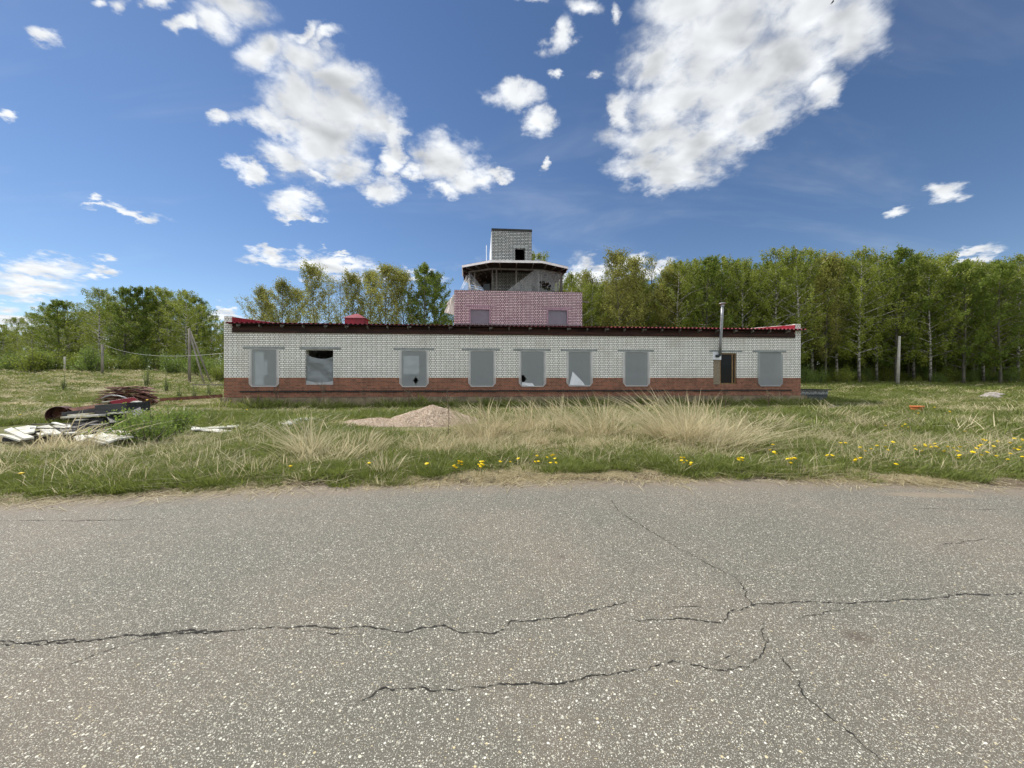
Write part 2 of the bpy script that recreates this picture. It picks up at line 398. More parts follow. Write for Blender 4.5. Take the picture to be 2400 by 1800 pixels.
M['bark'] = worn('grey bark', (0.15,0.14,0.105), (0.085,0.078,0.06), 3, 0.9, 0.4, stretch=(2,2,0.5))

# ground
m, t = mat('field soil'); gv = t.new('ShaderNodeNewGeometry').outputs['Position']
big = t.noise(gv, 0.35, 5, 0.6); mid = t.noise(gv, 2.2, 5, 0.65); fine = t.noise(t.new('ShaderNodeMapping', {'Vector': gv, 'Scale': (1, 1.6, 1)}).outputs[0], 26, 4, 0.7)
c = t.mix(t.step(big, 0.40, 0.62), (0.10,0.13,0.035), (0.22,0.19,0.10))
c = t.mix(t.step(mid, 0.52, 0.68), c, (0.13,0.12,0.06))
gp = t.new('ShaderNodeSeparateXYZ', {0: gv})
xcl = t.math('MINIMUM', t.math('MAXIMUM', gp.outputs[0], -8.0), 9.0)
ee = t.math('ADD', 5.68, t.math('SUBTRACT', t.math('MULTIPLY', xcl, 0.07), t.math('MULTIPLY', t.math('MULTIPLY', xcl, xcl), 0.0165)))
dist = t.math('ADD', t.math('SUBTRACT', gp.outputs[1], ee), t.math('MULTIPLY', t.math('SUBTRACT', mid, 0.5), 0.7))
c = t.mix(t.step(dist, 0.15, 0.75, 1.0, 0.0), c, (0.155,0.12,0.085))
tr1 = t.math('MULTIPLY', t.step(t.math('ABSOLUTE', t.math('ADD', t.math('SUBTRACT', gp.outputs[1], 20.5), t.math('ADD', t.math('MULTIPLY', t.math('SUBTRACT', big, 0.5), 4.0), t.math('MULTIPLY', t.math('ADD', gp.outputs[0], 24.0), 0.12)))), 0.5, 1.6, 1.0, 0.0), t.step(gp.outputs[0], -19.0, -21.5))
c = t.mix(t.math('MULTIPLY', tr1, 0.85), c, (0.34,0.27,0.17))
c = t.mix(t.math('MULTIPLY', t.step(fine, 0.35, 0.7), 0.5), c, t.mix(0.5, c, (0.36,0.30,0.18)))
out(t, princ(t, c, 0.95, fine, 0.8, 0.03, spec=0.1)); M['ground'] = m

m, t = mat('gravel'); gv = obj_co(t)
vo = t.new('ShaderNodeTexVoronoi', {'Vector': gv, 'Scale': 30.0})
c = t.mix(t.new('ShaderNodeSeparateColor', {0: vo.outputs['Color']}).outputs[0], (0.38,0.28,0.20), (0.62,0.50,0.38))
out(t, princ(t, c, 0.9, t.math('SUBTRACT', 1.0, vo.outputs[0]), 1.0, 0.03)); M['gravel'] = m
m, t = mat('gravel stone'); r_ = t.new('ShaderNodeNewGeometry').outputs['Random Per Island']
c = t.ramp(r_, [(0.0,(0.28,0.19,0.13)),(0.4,(0.50,0.38,0.27)),(0.8,(0.66,0.53,0.40)),(1.0,(0.80,0.72,0.60))])
out(t, princ(t, c, 0.85)); M['gravel_stone'] = m

m, t = mat('soil crumb'); r_ = t.new('ShaderNodeNewGeometry').outputs['Random Per Island']
c = t.ramp(r_, [(0.0,(0.05,0.04,0.03)),(0.4,(0.15,0.11,0.08)),(0.75,(0.25,0.21,0.16)),(1.0,(0.60,0.56,0.48))])
out(t, princ(t, c, 0.95)); M['crumb'] = m
# asphalt
def asphalt(name, crack=False):
    m, t = mat(name); gv = t.new('ShaderNodeNewGeometry').outputs['Position']
    big = t.noise(gv, 0.45, 4, 0.6); mid = t.noise(gv, 3.0, 5, 0.6); fine = t.noise(gv, 160, 3, 0.7)
    c = t.mix(t.step(big, 0.35, 0.65), (0.122,0.116,0.094), (0.160,0.138,0.108))
    c = t.mix(t.math('MULTIPLY', t.step(mid, 0.45, 0.7), 0.4), c, (0.112,0.105,0.085))
    c = t.new('ShaderNodeHueSaturation', {'Color': c, 'Value': t.step(fine, 0.3, 0.7, 0.62, 1.4, False)}).outputs[0]
    hgt = t.math('MULTIPLY', fine, 0.6)
    for sc, th, rmin, rmax, seed in ((52, 0.70, 0.12, 0.36, 0.0), (100, 0.52, 0.12, 0.36, 7.1), (200, 0.50, 0.15, 0.38, 3.3)):
        vv = t.new('ShaderNodeVectorMath', {0: gv, 1: (seed, seed*0.7, 0)}).outputs[0]
        wp = t.new('ShaderNodeTexNoise', {'Vector': vv, 'Scale': sc*0.9, 'Detail': 2})
        vv = t.new('ShaderNodeVectorMath', {0: vv, 1: t.new('ShaderNodeVectorMath', {0: wp.outputs[1], 3: 0.5/sc}, operation='SCALE').outputs[0]}).outputs[0]
        vo = t.new('ShaderNodeTexVoronoi', {'Vector': vv, 'Scale': float(sc)}, voronoi_dimensions='2D')
        sc_ = t.new('ShaderNodeSeparateColor', {0: vo.outputs['Color']})
        pick = t.math('GREATER_THAN', sc_.outputs[0], th)
        rad = t.math('ADD', rmin, t.math('MULTIPLY', sc_.outputs[1], rmax-rmin))
        msk = t.math('MULTIPLY', pick, t.step(t.math('SUBTRACT', rad, vo.outputs[0]), 0.0, 0.06))
        sc2 = t.ramp(sc_.outputs[2], [(0.0,(0.26,0.25,0.21)),(0.5,(0.50,0.48,0.39)),(0.9,(0.90,0.87,0.74)),(0.97,(0.62,0.52,0.30))])
        c = t.mix(msk, c, sc2)
        hgt = t.math('ADD', hgt, t.math('MULTIPLY', msk, 0.5))
    # worn tan stain near the verge
    gp = t.new('ShaderNodeSeparateXYZ', {0: gv})
    st = t.new('ShaderNodeTexGradient', {'Vector': t.new('ShaderNodeMapping', {'Vector': gv, 'Location': (5.45,5.02,0), 'Scale': (0.75,0.16,1), 'Rotation': (0,0,-0.06)}, vector_type='TEXTURE').outputs[0]}, gradient_type='SPHERICAL').outputs[1]
    c = t.mix(t.math('MULTIPLY', t.step(st, 0.0, 0.5), 0.6), c, (0.30,0.24,0.17))
    for (px, py, sr) in ((2.02,2.25,0.09),(0.42,3.25,0.05)):
        g2 = t.new('ShaderNodeTexGradient', {'Vector': t.new('ShaderNodeMapping', {'Vector': gv, 'Location': (px,py,0), 'Scale': (sr*1.3,sr,1)}, vector_type='TEXTURE').outputs[0]}, gradient_type='SPHERICAL').outputs[1]
        c = t.mix(t.math('MULTIPLY', t.step(g2, 0.05, 0.7), 0.5), c, (0.085,0.062,0.045))
    # dust drifting in from the verge
    xcl = t.math('MINIMUM', t.math('MAXIMUM', gp.outputs[0], -8.0), 9.0)
    ee = t.math('ADD', 5.68, t.math('SUBTRACT', t.math('MULTIPLY', xcl, 0.07), t.math('MULTIPLY', t.math('MULTIPLY', xcl, xcl), 0.0165)))
    dd = t.math('ADD', t.math('SUBTRACT', ee, gp.outputs[1]), t.math('MULTIPLY', t.math('SUBTRACT', mid, 0.5), 0.6))
    c = t.mix(t.step(dd, 0.0, 0.75, 0.75, 0.0), c, (0.24,0.195,0.145))
    out(t, princ(t, c, 0.85, hgt, 0.7, 0.004, spec=0.25))
    return m
M['asphalt'] = asphalt('asphalt')
M['crack'] = worn('crack shadow dirt', (0.022,0.021,0.019), (0.055,0.050,0.042), 20, 1.0, 0.5)

# ------------------------------------------------------------------ ground sheets
def axis(vals): return np.array(vals)
gx_ = np.concatenate([-np.geomspace(500, 22, 40)[:-1], np.linspace(-22, 22, 300), np.geomspace(22, 500, 40)[1:]])
gy_ = np.concatenate([np.linspace(-60, 3.6, 12), np.linspace(3.8, 9, 60), np.linspace(9.12, 22, 90), np.geomspace(22.2, 90, 70), np.geomspace(95, 900, 14)])
X, Y = np.meshgrid(gx_, gy_)
Z = height(X, Y)
V = np.stack([X.ravel(), Y.ravel(), Z.ravel()], 1)
nx, ny = len(gx_), len(gy_)
ii = (np.arange(ny-1)[:, None]*nx + np.arange(nx-1)[None, :]).ravel()
Q = np.stack([ii, ii+1, ii+nx+1, ii+nx], 1)
me = np_mesh('ground', V, Q, M['ground']); me.polygons.foreach_set('use_smooth', [True]*len(Q))
o = link(bpy.data.objects.new('ground', me)); o['kind'] = 'structure'

rd = MB()
xs = np.concatenate([np.linspace(-120, -12, 20), np.linspace(-11.8, 12, 240), np.linspace(12.5, 120, 20)])
ev = edge_y(xs) + 0.25 + (fbm(xs, xs*0, 1.4, 21)-0.5)*0.35 + (fbm(xs, xs*0, 9, 22)-0.5)*0.10
for i in range(len(xs)-1):
    ys0 = [-9.0, 1.0, 3.5]
    a = [(xs[i], y, 0.0) for y in ys0] + [(xs[i], ev[i], -0.002)]
    b = [(xs[i+1], y, 0.0) for y in ys0] + [(xs[i+1], ev[i+1], -0.002)]
    for k in range(3): rd.add([a[k], b[k], b[k+1], a[k+1]], [(0,1,2,3)])
rd.cur = 1
CR = [([(-40,1512),(0,1508),(80,1503),(210,1503),(270,1492),(320,1488),(440,1480),(540,1485),(650,1475),(700,1472),(780,1470),(870,1468),(960,1477),(1040,1465),(1090,1480),(1145,1490),(1185,1475),(1200,1458),(1290,1450),(1370,1438),(1430,1425),(1490,1405)], 0.008),
 ([(-40,1500),(100,1512),(300,1490),(440,1484),(540,1480)], 0.007),
 ([(50,1584),(130,1568),(190,1545),(240,1525),(330,1500),(440,1482)], 0.0035),
 ([(780,1690),(850,1640),(905,1612),(1000,1615),(1020,1622),(1060,1620),(1130,1607),(1190,1598),(1240,1598),(1340,1598),(1400,1585),(1500,1575),(1540,1562),(1580,1552),(1650,1562),(1700,1570),(1750,1560),(1775,1535),(1790,1515),(1800,1500)], 0.0052),
 ([(1470,1450),(1500,1458),(1600,1450),(1690,1457),(1720,1435),(1770,1422),(1800,1420),(1860,1412),(1950,1412),(2080,1412),(2200,1400),(2240,1393),(2300,1396),(2400,1390),(2460,1386)], 0.0062),
 ([(1840,1450),(1900,1440),(1950,1428),(2000,1415)], 0.003),
 ([(1420,1163),(1460,1205),(1530,1250),(1590,1285),(1680,1330),(1730,1355),(1745,1375),(1755,1400),(1770,1422)], 0.0065),
 ([(1800,1510),(1840,1550),(1870,1590),(1885,1630),(1920,1650),(1970,1690),(2010,1720),(2050,1760),(2110,1830)], 0.0055),
 ([(1800,1455),(1785,1480),(1800,1510),(1815,1490)], 0.004),
 ([(0,1220),(120,1221),(240,1219),(330,1217)], 0.006), ([(2190,1280),(2260,1270),(2330,1262)], 0.005),
 ([(1650,1562),(1700,1540),(1740,1520)], 0.003), ([(1690,1425),(1600,1420),(1540,1423)], 0.003),
 ([(2100,1190),(2250,1194),(2400,1196)], 0.005), ([(700,1478),(800,1484),(870,1478)], 0.0035)]
for pts, wd in CR:
    P3 = [on_z(u, v, 0.0) for u, v in pts]
    fine = []
    for a, b in zip(P3[:-1], P3[1:]):
        n = max(2, int((b-a).length/0.018))
        for k in range(n): fine.append(a.lerp(b, k/n))
    fine.append(P3[-1])
    n = len(fine); off = 0.0; L = []; R = []
    for i, p in enumerate(fine):
        d = (fine[min(i+1, n-1)] - fine[max(i-1, 0)]).normalized(); nn = Vector((-d.y, d.x, 0))
        off = off*0.86 + random.uniform(-1, 1)*0.009
        ww = wd*0.85*(0.15 + 1.2*random.random()**1.5)*min(1, 0.2+i/12, 0.2+(n-1-i)/12)*(0.6+0.8*float(vnoise(i*0.05, 0, 1, 4)))
        c = p + nn*(off+random.uniform(-1,1)*0.004)
        L.append((c+nn*ww)); R.append((c-nn*ww))
    for i in range(n-1):
        q = [L[i], R[i], R[i+1], L[i+1]]
        rd.add([(a.x, a.y, 0.003) for a in q], [(0,1,2,3)])
o = rd.build('road', [M['asphalt'], M['crack']]); o['kind'] = 'structure'

# ------------------------------------------------------------------ the building
TH = math.radians(4.8); CT, ST = math.cos(TH), math.sin(TH); D0 = 21.2
E1 = Vector((CT, ST, 0)); E2 = Vector((-ST, CT, 0)); ORG = Vector((0, D0, 0))
def L(u, v, d):
    a = (u-1200)/FPX
    T = (d + D0*CT)/(CT - a*ST)
    return Vector((a*T*CT + (T-D0)*ST, d, CZ + T*(VH-v)/FPX))
def toworld(p): return ORG + E1*p.x + E2*p.y + Vector((0, 0, p.z))
B = empty('brick_building', ORG, TH, 'long unfinished white and red brick building with a pink and grey control tower', 'building')

def holewall(mb, s0, s1, z0, z1, y0, y1, holes):
    ss = sorted({s0, s1} | {h[i] for h in holes for i in (0, 1) if s0 < h[i] < s1})
    zs = sorted({z0, z1} | {h[i] for h in holes for i in (2, 3) if z0 < h[i] < z1})
    solid = lambda i, j: 0 <= i < len(ss)-1 and 0 <= j < len(zs)-1 and not any(
        h[0] < (ss[i]+ss[i+1])/2 < h[1] and h[2] < (zs[j]+zs[j+1])/2 < h[3] for h in holes)
    for i in range(len(ss)-1):
        for j in range(len(zs)-1):
            if not solid(i, j): continue
            a, b, c, d = ss[i], ss[i+1], zs[j], zs[j+1]
            mb.add([(a,y0,c),(b,y0,c),(b,y0,d),(a,y0,d)], [(0,1,2,3)])
            mb.add([(a,y1,c),(b,y1,c),(b,y1,d),(a,y1,d)], [(3,2,1,0)])
            if not solid(i-1, j): mb.add([(a,y0,c),(a,y0,d),(a,y1,d),(a,y1,c)], [(0,1,2,3)])
            if not solid(i+1, j): mb.add([(b,y0,c),(b,y1,c),(b,y1,d),(b,y0,d)], [(0,1,2,3)])
            if not solid(i, j-1): mb.add([(a,y0,c),(a,y1,c),(b,y1,c),(b,y0,c)], [(0,1,2,3)])
            if not solid(i, j+1): mb.add([(a,y0,d),(b,y0,d),(b,y1,d),(a,y1,d)], [(0,1,2,3)])

SL = L(525, 800, 0).x; SR = L(1876.5, 800, 0).x
ZR = 1.615; ZF = 0.58; ZT = 3.97; DEP = 11.0; RS = 0.075    # red line, plinth, wall top, depth, roof slope
WIN = [(584,654,817.5,906.5,569,668,812), (716,781,820,902.5,702,800,813), (936,1005,822,907,922,1018,814.8), (1097.5,1162,822,906.5,1082,1172,816),
       (1216,1280,823,906.5,1203,1291,817), (1327.5,1389,823,905.5,1314,1400,818), (1460,1523,824,905.5,1447,1533,819), (1672,1727,827,901,1662,1740,820.5),
       (1776,1834,825.5,905.5,1764,1843,820.5)]
holes = []
for (a, b, t_, bt, la, lb, lt) in WIN:
    p = L(a, t_, 0); q = L(b, bt, 0)
    ins = 0.10 if t_ not in (820, 827) else 0.0
    holes.append((p.x+ins, q.x-ins, L(b, bt, 0).z+ins*0.6, (L(a, t_, 0).z+L(b, t_, 0).z)/2-0.01))
lint = []
for (a, b, t_, bt, la, lb, lt) in WIN:
    zt = L((la+lb)/2, lt, 0).z; lint.append((L(la, lt, 0).x, L(lb, lt, 0).x, zt-0.125, zt))
fw = MB(); holewall(fw, SL, SR, ZR, ZT, 0, 0.4, holes)
fw.build('white_brick_wall', M['white_brick'], B)
rw = MB(); holewall(rw, SL, SR, ZF, ZR, 0, 0.4, holes); rw.build('red_brick_base', M['red_brick'], B)
# end walls, with sloping parapets, and the back wall
def endwall(s0, s1, nm):
    ft = L(533, 741, 0).z if s0 < 0 else L(1869, 759.5, 0).z
    w_ = MB(); y0, y1 = 0.4, DEP
    zt0, zt1 = ft, ft + RS*DEP
    w_.add([(s0,y0,ZR),(s1,y0,ZR),(s1,y0,zt0),(s0,y0,zt0),(s0,y1,ZR),(s1,y1,ZR),(s1,y1,zt1),(s0,y1,zt1)],
           [(0,1,2,3),(7,6,5,4),(0,3,7,4),(1,5,6,2),(3,2,6,7),(0,4,5,1)])
    w_.box(s0, s1, 0.0, 0.4, ZT, zt0)            # parapet return showing on the front
    return w_.build(nm, M['white_brick'], B), ft
_, zpl = endwall(SL, SL+0.40, 'end_wall')
_, zpr = endwall(SR-0.36, SR, 'end_wall')
lw = MB(); lw.box(SL, SL+0.4, 0.4, DEP, ZF, ZR); lw.build('red_brick_base', M['red_brick'], B); lw = MB(); lw.box(SR-0.36, SR, 0.4, DEP, ZF, ZR); lw.build('red_brick_base', M['red_brick'], B)
bw = MB()
bh_ = [(SL+2.2, SL+3.6, 1.3, 3.0), (SL+9.4, SL+11.0, 1.3, 3.0), (SR-5.2, SR-4.0, 1.3, 3.0)]
holewall(bw, SL+0.4, SR-0.36, ZF, ZT+RS*DEP-0.1, DEP-0.4, DEP, bh_); bw.build('back_wall', M['white_brick'], B)
pt = MB()
for sx in (SL+7.0, SL+8.0, -3.6, -0.3, 2.6, 5.9, 9.4, 13.4): pt.box(sx, sx+0.12, 0.45, 6.0, ZF+0.05, 3.9)
pt.box(SL+5.15, SR-0.4, 6.0, 6.12, ZF+0.05, 3.9)
pt.box(SL+0.4, SR-0.36, 0.41, DEP-0.4, 0.45, 0.6)
pt.build('interior_partition', M['plaster'], B)
# foundation, ledge
fo = MB()
n = 60
for i in range(n):
    a = SL-0.10 + (SR-SL+0.42)*i/n; b = SL-0.10 + (SR-SL+0.42)*(i+1)/n
    j = random.uniform(-0.02, 0.02)
    fo.box(a, b, -0.13+j, 0.3, -0.35, ZF-0.005+random.uniform(-0.015, 0.0))
fo.box(SL-0.05, SR+0.05, 0.3, DEP+0.1, -0.3, ZF-0.03)
fo.build('foundation', M['concrete'], B)
lg = MB()
zl = L(1200, 915.5, 0).z
n = 46
for i in range(n):
    a = SL+0.8+(SR-SL-1.4)*i/n; b = SL+0.8+(SR-SL-1.4)*(i+1)/n
    lg.box(a, b, -0.05-random.random()*0.02, -0.003, zl-0.035-random.random()*0.03, zl+0.02+random.random()*0.012)
lg.build('damp_proof_ledge', M['bitumen'], B)
for (a, b, c, d) in lint:
    lm = MB(); lm.box(a, b, -0.012, 0.0-0.001, c, d); bevel(lm.build('lintel', M['lintel'], B), 0.004)

def sheet(corners, nu, nv, fold=0.02, fs=6.0, seed=0, sag=0.0, mesh_only=False, thick=0.0):
    """cloth between four corners (bl, br, tr, tl); folds pushed along the normal"""
    bl, br, tr, tl = [Vector(c) for c in corners]
    nrm = (br-bl).cross(tl-bl).normalized()
    vs = []; fs_ = []
    for j in range(nv+1):
        for i in range(nu+1):
            x = i/nu; y = j/nv
            p = bl.lerp(br, x).lerp(tl.lerp(tr, x), y)
            d = (float(fbm(x*fs+seed, y*fs*0.4+seed, 1.0, seed))-0.5)*2*fold*min(1, 6*x, 6*(1-x))
            p = p + nrm*d
            p.z -= sag*4*x*(1-x)*(y**3)
            vs.append(p)
    for j in range(nv):
        for i in range(nu):
            a = j*(nu+1)+i; fs_.append((a, a+1, a+nu+2, a+nu+1))
    return vs, fs_

# window films
for k, (a, b, t_, bt, la, lb, lt) in enumerate(WIN):
    s0, s1 = L(a, t_, 0).x, L(b, t_, 0).x
    z0 = L((a+b)/2, bt, 0).z; z1 = lint[k][2]-0.004
    h = holes[k]
    if k == 7:
        fr = empty('window', (0, 0, 0)); fr.parent = B
        fm = MB(); f0 = L(1689, 860, 0).x; f1 = s1; zz0, zz1 = h[2], h[3]
        fm.box(f0, f0+0.07, 0.10, 0.17, zz0, zz1); fm.box(f1-0.07, f1-0.002, 0.10, 0.17, zz0, zz1)
        fm.box(f0+0.07, f1-0.07, 0.10, 0.17, zz1-0.08, zz1-0.002); fm.box(f0+0.07, f1-0.07, 0.10, 0.17, zz0+0.002, zz0+0.08)
        fm.box(f1-0.24, f1-0.16, 0.11, 0.16, zz0+0.08, zz1-0.08)
        fm.build('window_frame', M['wood_frame'], fr)
        g = MB(); g.box(f0+0.07, f1-0.07, 0.13, 0.138, zz0+0.08, zz1-0.08); g.build('pane', M['glass'], fr)
        ob = MB(); ob.box(s0+0.005, f0-0.01, 0.05, 0.08, zz0+0.01, L(1680, 843, 0).z-0.01); ob.build('strand_board', M['osb'], B)
        wp = MB(); wp.box(L(1670.5, 840, 0).x, f0+0.02, -0.025, -0.004, L(1680, 843, 0).z, L(1680, 824.5, 0).z); wp.build('white_metal_panel', M['white_paint'], B)
        continue
    wn = empty('window', (0, 0, 0)); wn.parent = B
    if k == 1:
        vs, fs_ = sheet([(h[0]+.01, 0.12, h[2]+.01), (h[1]-.01, 0.12, h[2]+.01), (h[1]-.01, 0.12, z0+1.52), (h[0]+.01, 0.12, z0+1.62)], 36, 36, 0.0, 5, 3, sag=0.17)
        vv = []
        for p in vs:
            x = (p.x-h[0])/(h[1]-h[0]); y = (p.z-h[2])/1.5
            arc = y + 0.55*(x-0.35)**2*1.6
            p.y += 0.045*math.sin(arc*9 + 3.5*x + 3*float(fbm(x*2, y*2, 1, 8)))*sstep(x, 0, 0.15)*sstep(1-x, 0, 0.1) + 0.10*(float(fbm(x*3+y, y*7, 1, 12))-.5) 
            vv.append(p)
        c_ = MB(); c_.add(vv, fs_); c_.build('plastic_film', M['blue_film'], wn, True)
        lo = MB(); vs, fs_ = sheet([(h[0]+.01, 0.02, h[2]+.01), (h[1]-.01, 0.02, h[2]+.01), (h[1]-.02, 0.05, h[2]+.22), (h[0]+.02, 0.05, h[2]+.26)], 20, 5, 0.03, 6, 8, sag=0.12)
        lo.add(vs, fs_); lo.build('film_hem', M['film_edge'], wn, True)
        rv = MB(); rv.box(h[0]+0.002, h[0]+0.02, 0.02, 0.06, h[2]+0.01, h[2]+1.5); rv.build('batten', M['lintel'], wn)
        continue
    ct = 0.20 if k not in (0,) else 0.16
    tc_ = 0.02 if k != 8 else 0.17
    outer = [(s0, z0+ct), (s0+ct*0.8, z0), (s1-ct*0.8, z0), (s1, z0+ct), (s1, z1-tc_), (s1-tc_*0.9, z1), (s0+0.04, z1), (s0, z1-0.06)]
    bw_ = 0.13
    i0, i1, j0, j1 = h[0]+0.04, h[1]-0.04, z0+0.05, z1-0.05
    inner = [(i0, j0+ct*0.55), (i0+ct*0.25, j0), (i1-ct*0.25, j0), (i1, j0+ct*0.55), (i1, j1-0.05), (i1-0.03, j1), (i0+0.03, j1), (i0, j1-0.05)]
    e = MB(); yo = -0.040; yi = -0.010
    e.add([(x, yo, z) for x, z in outer] + [(x, yi, z) for x, z in inner], [(i, (i+1) % 8, 8+(i+1) % 8, 8+i) for i in range(8)])
    e.add([(x, yo, z) for x, z in outer] + [(x, -0.002, z) for x, z in outer], [(i, 8+i, 8+(i+1) % 8, (i+1) % 8) for i in range(8)])
    e.build('film_border', M['film_edge'] if k != 8 else M['film'], wn)
    c_ = MB()
    N = 22
    vs = []; fs_ = []
    for j in range(N+1):
        for i in range(N+1):
            x = i/N; y = j/N
            px = i0+(i1-i0)*x; pz = j0+(j1-j0)*y
            cutl = max(0, ct*0.55-(pz-j0))*0.45
            px = min(max(px, i0+cutl), i1-cutl)
            d = (float(fbm(x*3+k*7, y*5, 1, k))-0.5)*0.05*min(1, 5*x, 5*(1-x), 5*y, 5*(1-y))
            vs.append((px, yi+0.004+abs(d), pz))
    hole = {2: (0.56, 0.16, 0.105), 4: (0.08, 0.20, 0.15)}.get(k)
    for j in range(N):
        for i in range(N):
            x = (i+.5)/N; y = (j+.5)/N
            if hole and abs(x-hole[0])+0.9*abs(y-hole[1])*1.3 < hole[2] + 0.03*random.random(): continue
            a_ = j*(N+1)+i; fs_.append((a_, a_+1, a_+N+2, a_+N+1))
    c_.add(vs, fs_); c_.build('plastic_film', M['film'], wn, True)
    if k in (0, 2):  # pale sheets stand in for light patches from the opposite windows
        W_, H_ = i1-i0, j1-j0
        pc = [(.10, .02, .48, .93), (.30, .30, .62, .70)] if k == 0 else [(.06, .34, .70, .86)]
        for qn, (xa, za, xb, zb2) in enumerate(pc):
            sc = MB(); vs, fs_ = sheet([(i0+xa*W_, .03+qn*.02, j0+za*H_), (i0+xb*W_, .03+qn*.02, j0+za*H_), (i0+xb*W_, .03+qn*.02, j0+zb2*H_), (i0+xa*W_, .03+qn*.02, j0+zb2*H_)], 6, 8, .01, 3, qn); sc.add(vs, fs_); sc.build('inner_light_patch', M['white_paint'], wn, True)
    if k == 4:
        sc = MB(); vs, fs_ = sheet([(i0+.02, -.03, j0+.02), (i0+.75, -.03, j0-.03), (i0+.62, -.05, j0+.15), (i0+.04, -.05, j0+.2)], 12, 5, 0.04, 8, 2); sc.add(vs, fs_); sc.build('torn_flap', M['white_paint'], wn, True)
    if k == 5:
        sc = MB(); vs, fs_ = sheet([(i0+.02, -.03, j0+.02), (i0+.92, -.03, j0+.0), (i0+.78, -.05, j0+.2), (i0+.2, -.03, j0+.78)], 14, 10, 0.03, 5, 2); sc.add(vs, fs_); sc.build('torn_flap', M['white_paint'], wn, True)

# roof: corrugated red sheet, boards, rafters
zev = L(1200, 762.5, -0.35).z
rf = MB(); pitch = 0.235; s = SL+0.22; prof = []
while s < SR+0.10:
    prof += [(s, 0.0), (s+pitch*0.30, 0.0), (s+pitch*0.42, 0.045), (s+pitch*0.88, 0.045)]; s += pitch
ys_ = [-0.35, 3.0, 6.5, DEP+0.2]
for thick in (0.0,):
    for k in range(len(prof)-1):
        (a, za), (b, zb) = prof[k], prof[k+1]
        for q in range(3):
            y0, y1 = ys_[q], ys_[q+1]
            f0 = zev-0.045+RS*(y0+0.35); f1 = zev-0.045+RS*(y1+0.35)
            rf.add([(a,y0,f0+za),(b,y0,f0+zb),(b,y1,f1+zb),(a,y1,f1+za)], [(0,1,2,3)])
o = rf.build('roof', M['red_metal'], B); md = o.modifiers.new('solid', 'SOLIDIFY'); md.thickness = 0.006
dk = MB(); dk.add([(SL+0.41,-0.30,zev-0.085),(SR-0.02,-0.30,zev-0.085),(SR-0.02,DEP,zev-0.085+RS*(DEP+.3)),(SL+0.41,DEP,zev-0.085+RS*(DEP+.3)),
    (SL+0.41,-0.30,zev-0.06),(SR-0.02,-0.30,zev-0.06),(SR-0.02,DEP,zev-0.06+RS*(DEP+.3)),(SL+0.41,DEP,zev-0.06+RS*(DEP+.3))], [(0,3,2,1),(4,5,6,7),(0,1,5,4),(1,2,6,5),(2,3,7,6),(3,0,4,7)])
dk.build('roof_boarding', M['dark_wood'], B)
eb = MB(); eb.box(SL+0.42, SR-0.38, -0.055, -0.004, ZT-0.02, ZT+0.20); eb.box(SL+0.42, SR-0.38, 0.02, 0.2, ZT+0.01, zev-0.1)
eb.build('eave_board', M['dark_wood'], B)
x = SL+0.75
while x < SR-0.4:
    r = MB(); j = random.uniform(-0.03, 0.03)
    r.add([(x+j,-0.26,zev-0.19),(x+j+.06,-0.26,zev-0.19),(x+j+.06,-0.06,zev-0.26),(x+j,-0.06,zev-0.26),(x+j,-0.26,zev-0.09),(x+j+.06,-0.26,zev-0.09),(x+j+.06,-0.06,zev-0.075),(x+j,-0.06,zev-0.075)],
          [(0,3,2,1),(4,5,6,7),(0,1,5,4),(1,2,6,5),(2,3,7,6),(3,0,4,7)])
    if random.random() < 0.6:
        zz = zev-0.19; r.add([(x+.09,-0.25,zz),(x+.17,-.25,zz+.02),(x+.2,-.24,zz+.09),(x+.08,-.24,zz+.10),(x+.09,-.23,zz),(x+.17,-.23,zz+.02),(x+.2,-.22,zz+.09),(x+.08,-.22,zz+.10)], [(0,1,2,3),(7,6,5,4),(0,4,5,1),(1,5,6,2),(2,6,7,3),(3,7,4,0)])
    r.build('rafter_end', M['grey_wood'], B)
    x += 1.08
# red sheet on the inner faces of both parapets and their cappings
for sx, zf, sg in ((SL+0.40, zpl, 1), (SR-0.36, zpr, -1)):
    a = sx+0.003*sg; b = sx+0.02*sg
    x0, x1 = min(a, b), max(a, b); q = MB()
    q.add([(x0,-0.02,ZT+.3),(x1,-0.02,ZT+.3),(x1,DEP,ZT+.3),(x0,DEP,ZT+.3),(x0,-0.02,zf-.05),(x1,-0.02,zf-.05),(x1,DEP,zf-.05+RS*DEP),(x0,DEP,zf-.05+RS*DEP)],
          [(0,3,2,1),(4,5,6,7),(0,1,5,4),(1,2,6,5),(2,3,7,6),(3,0,4,7)])
    q.build('parapet_cladding', M['red_metal'], B)
# vent cap
vc = empty('roof_vent', L(836, 760, 5.0)); vc.parent = B
q = MB(); q.box(-0.60, 0.60, -0.5, 0.5, -0.9, 0.33); q.build('vent_housing', M['red_metal'], vc)
q = MB(); q.add([(-.70,-.6,.33),(.70,-.6,.33),(.70,.6,.33),(-.70,.6,.33),(-.12,0,.68),(.12,0,.68)], [(3,2,1,0),(0,1,5,4),(1,2,5),(2,3,4,5),(3,0,4)]); q.build('vent_cap', M['red_metal'], vc)

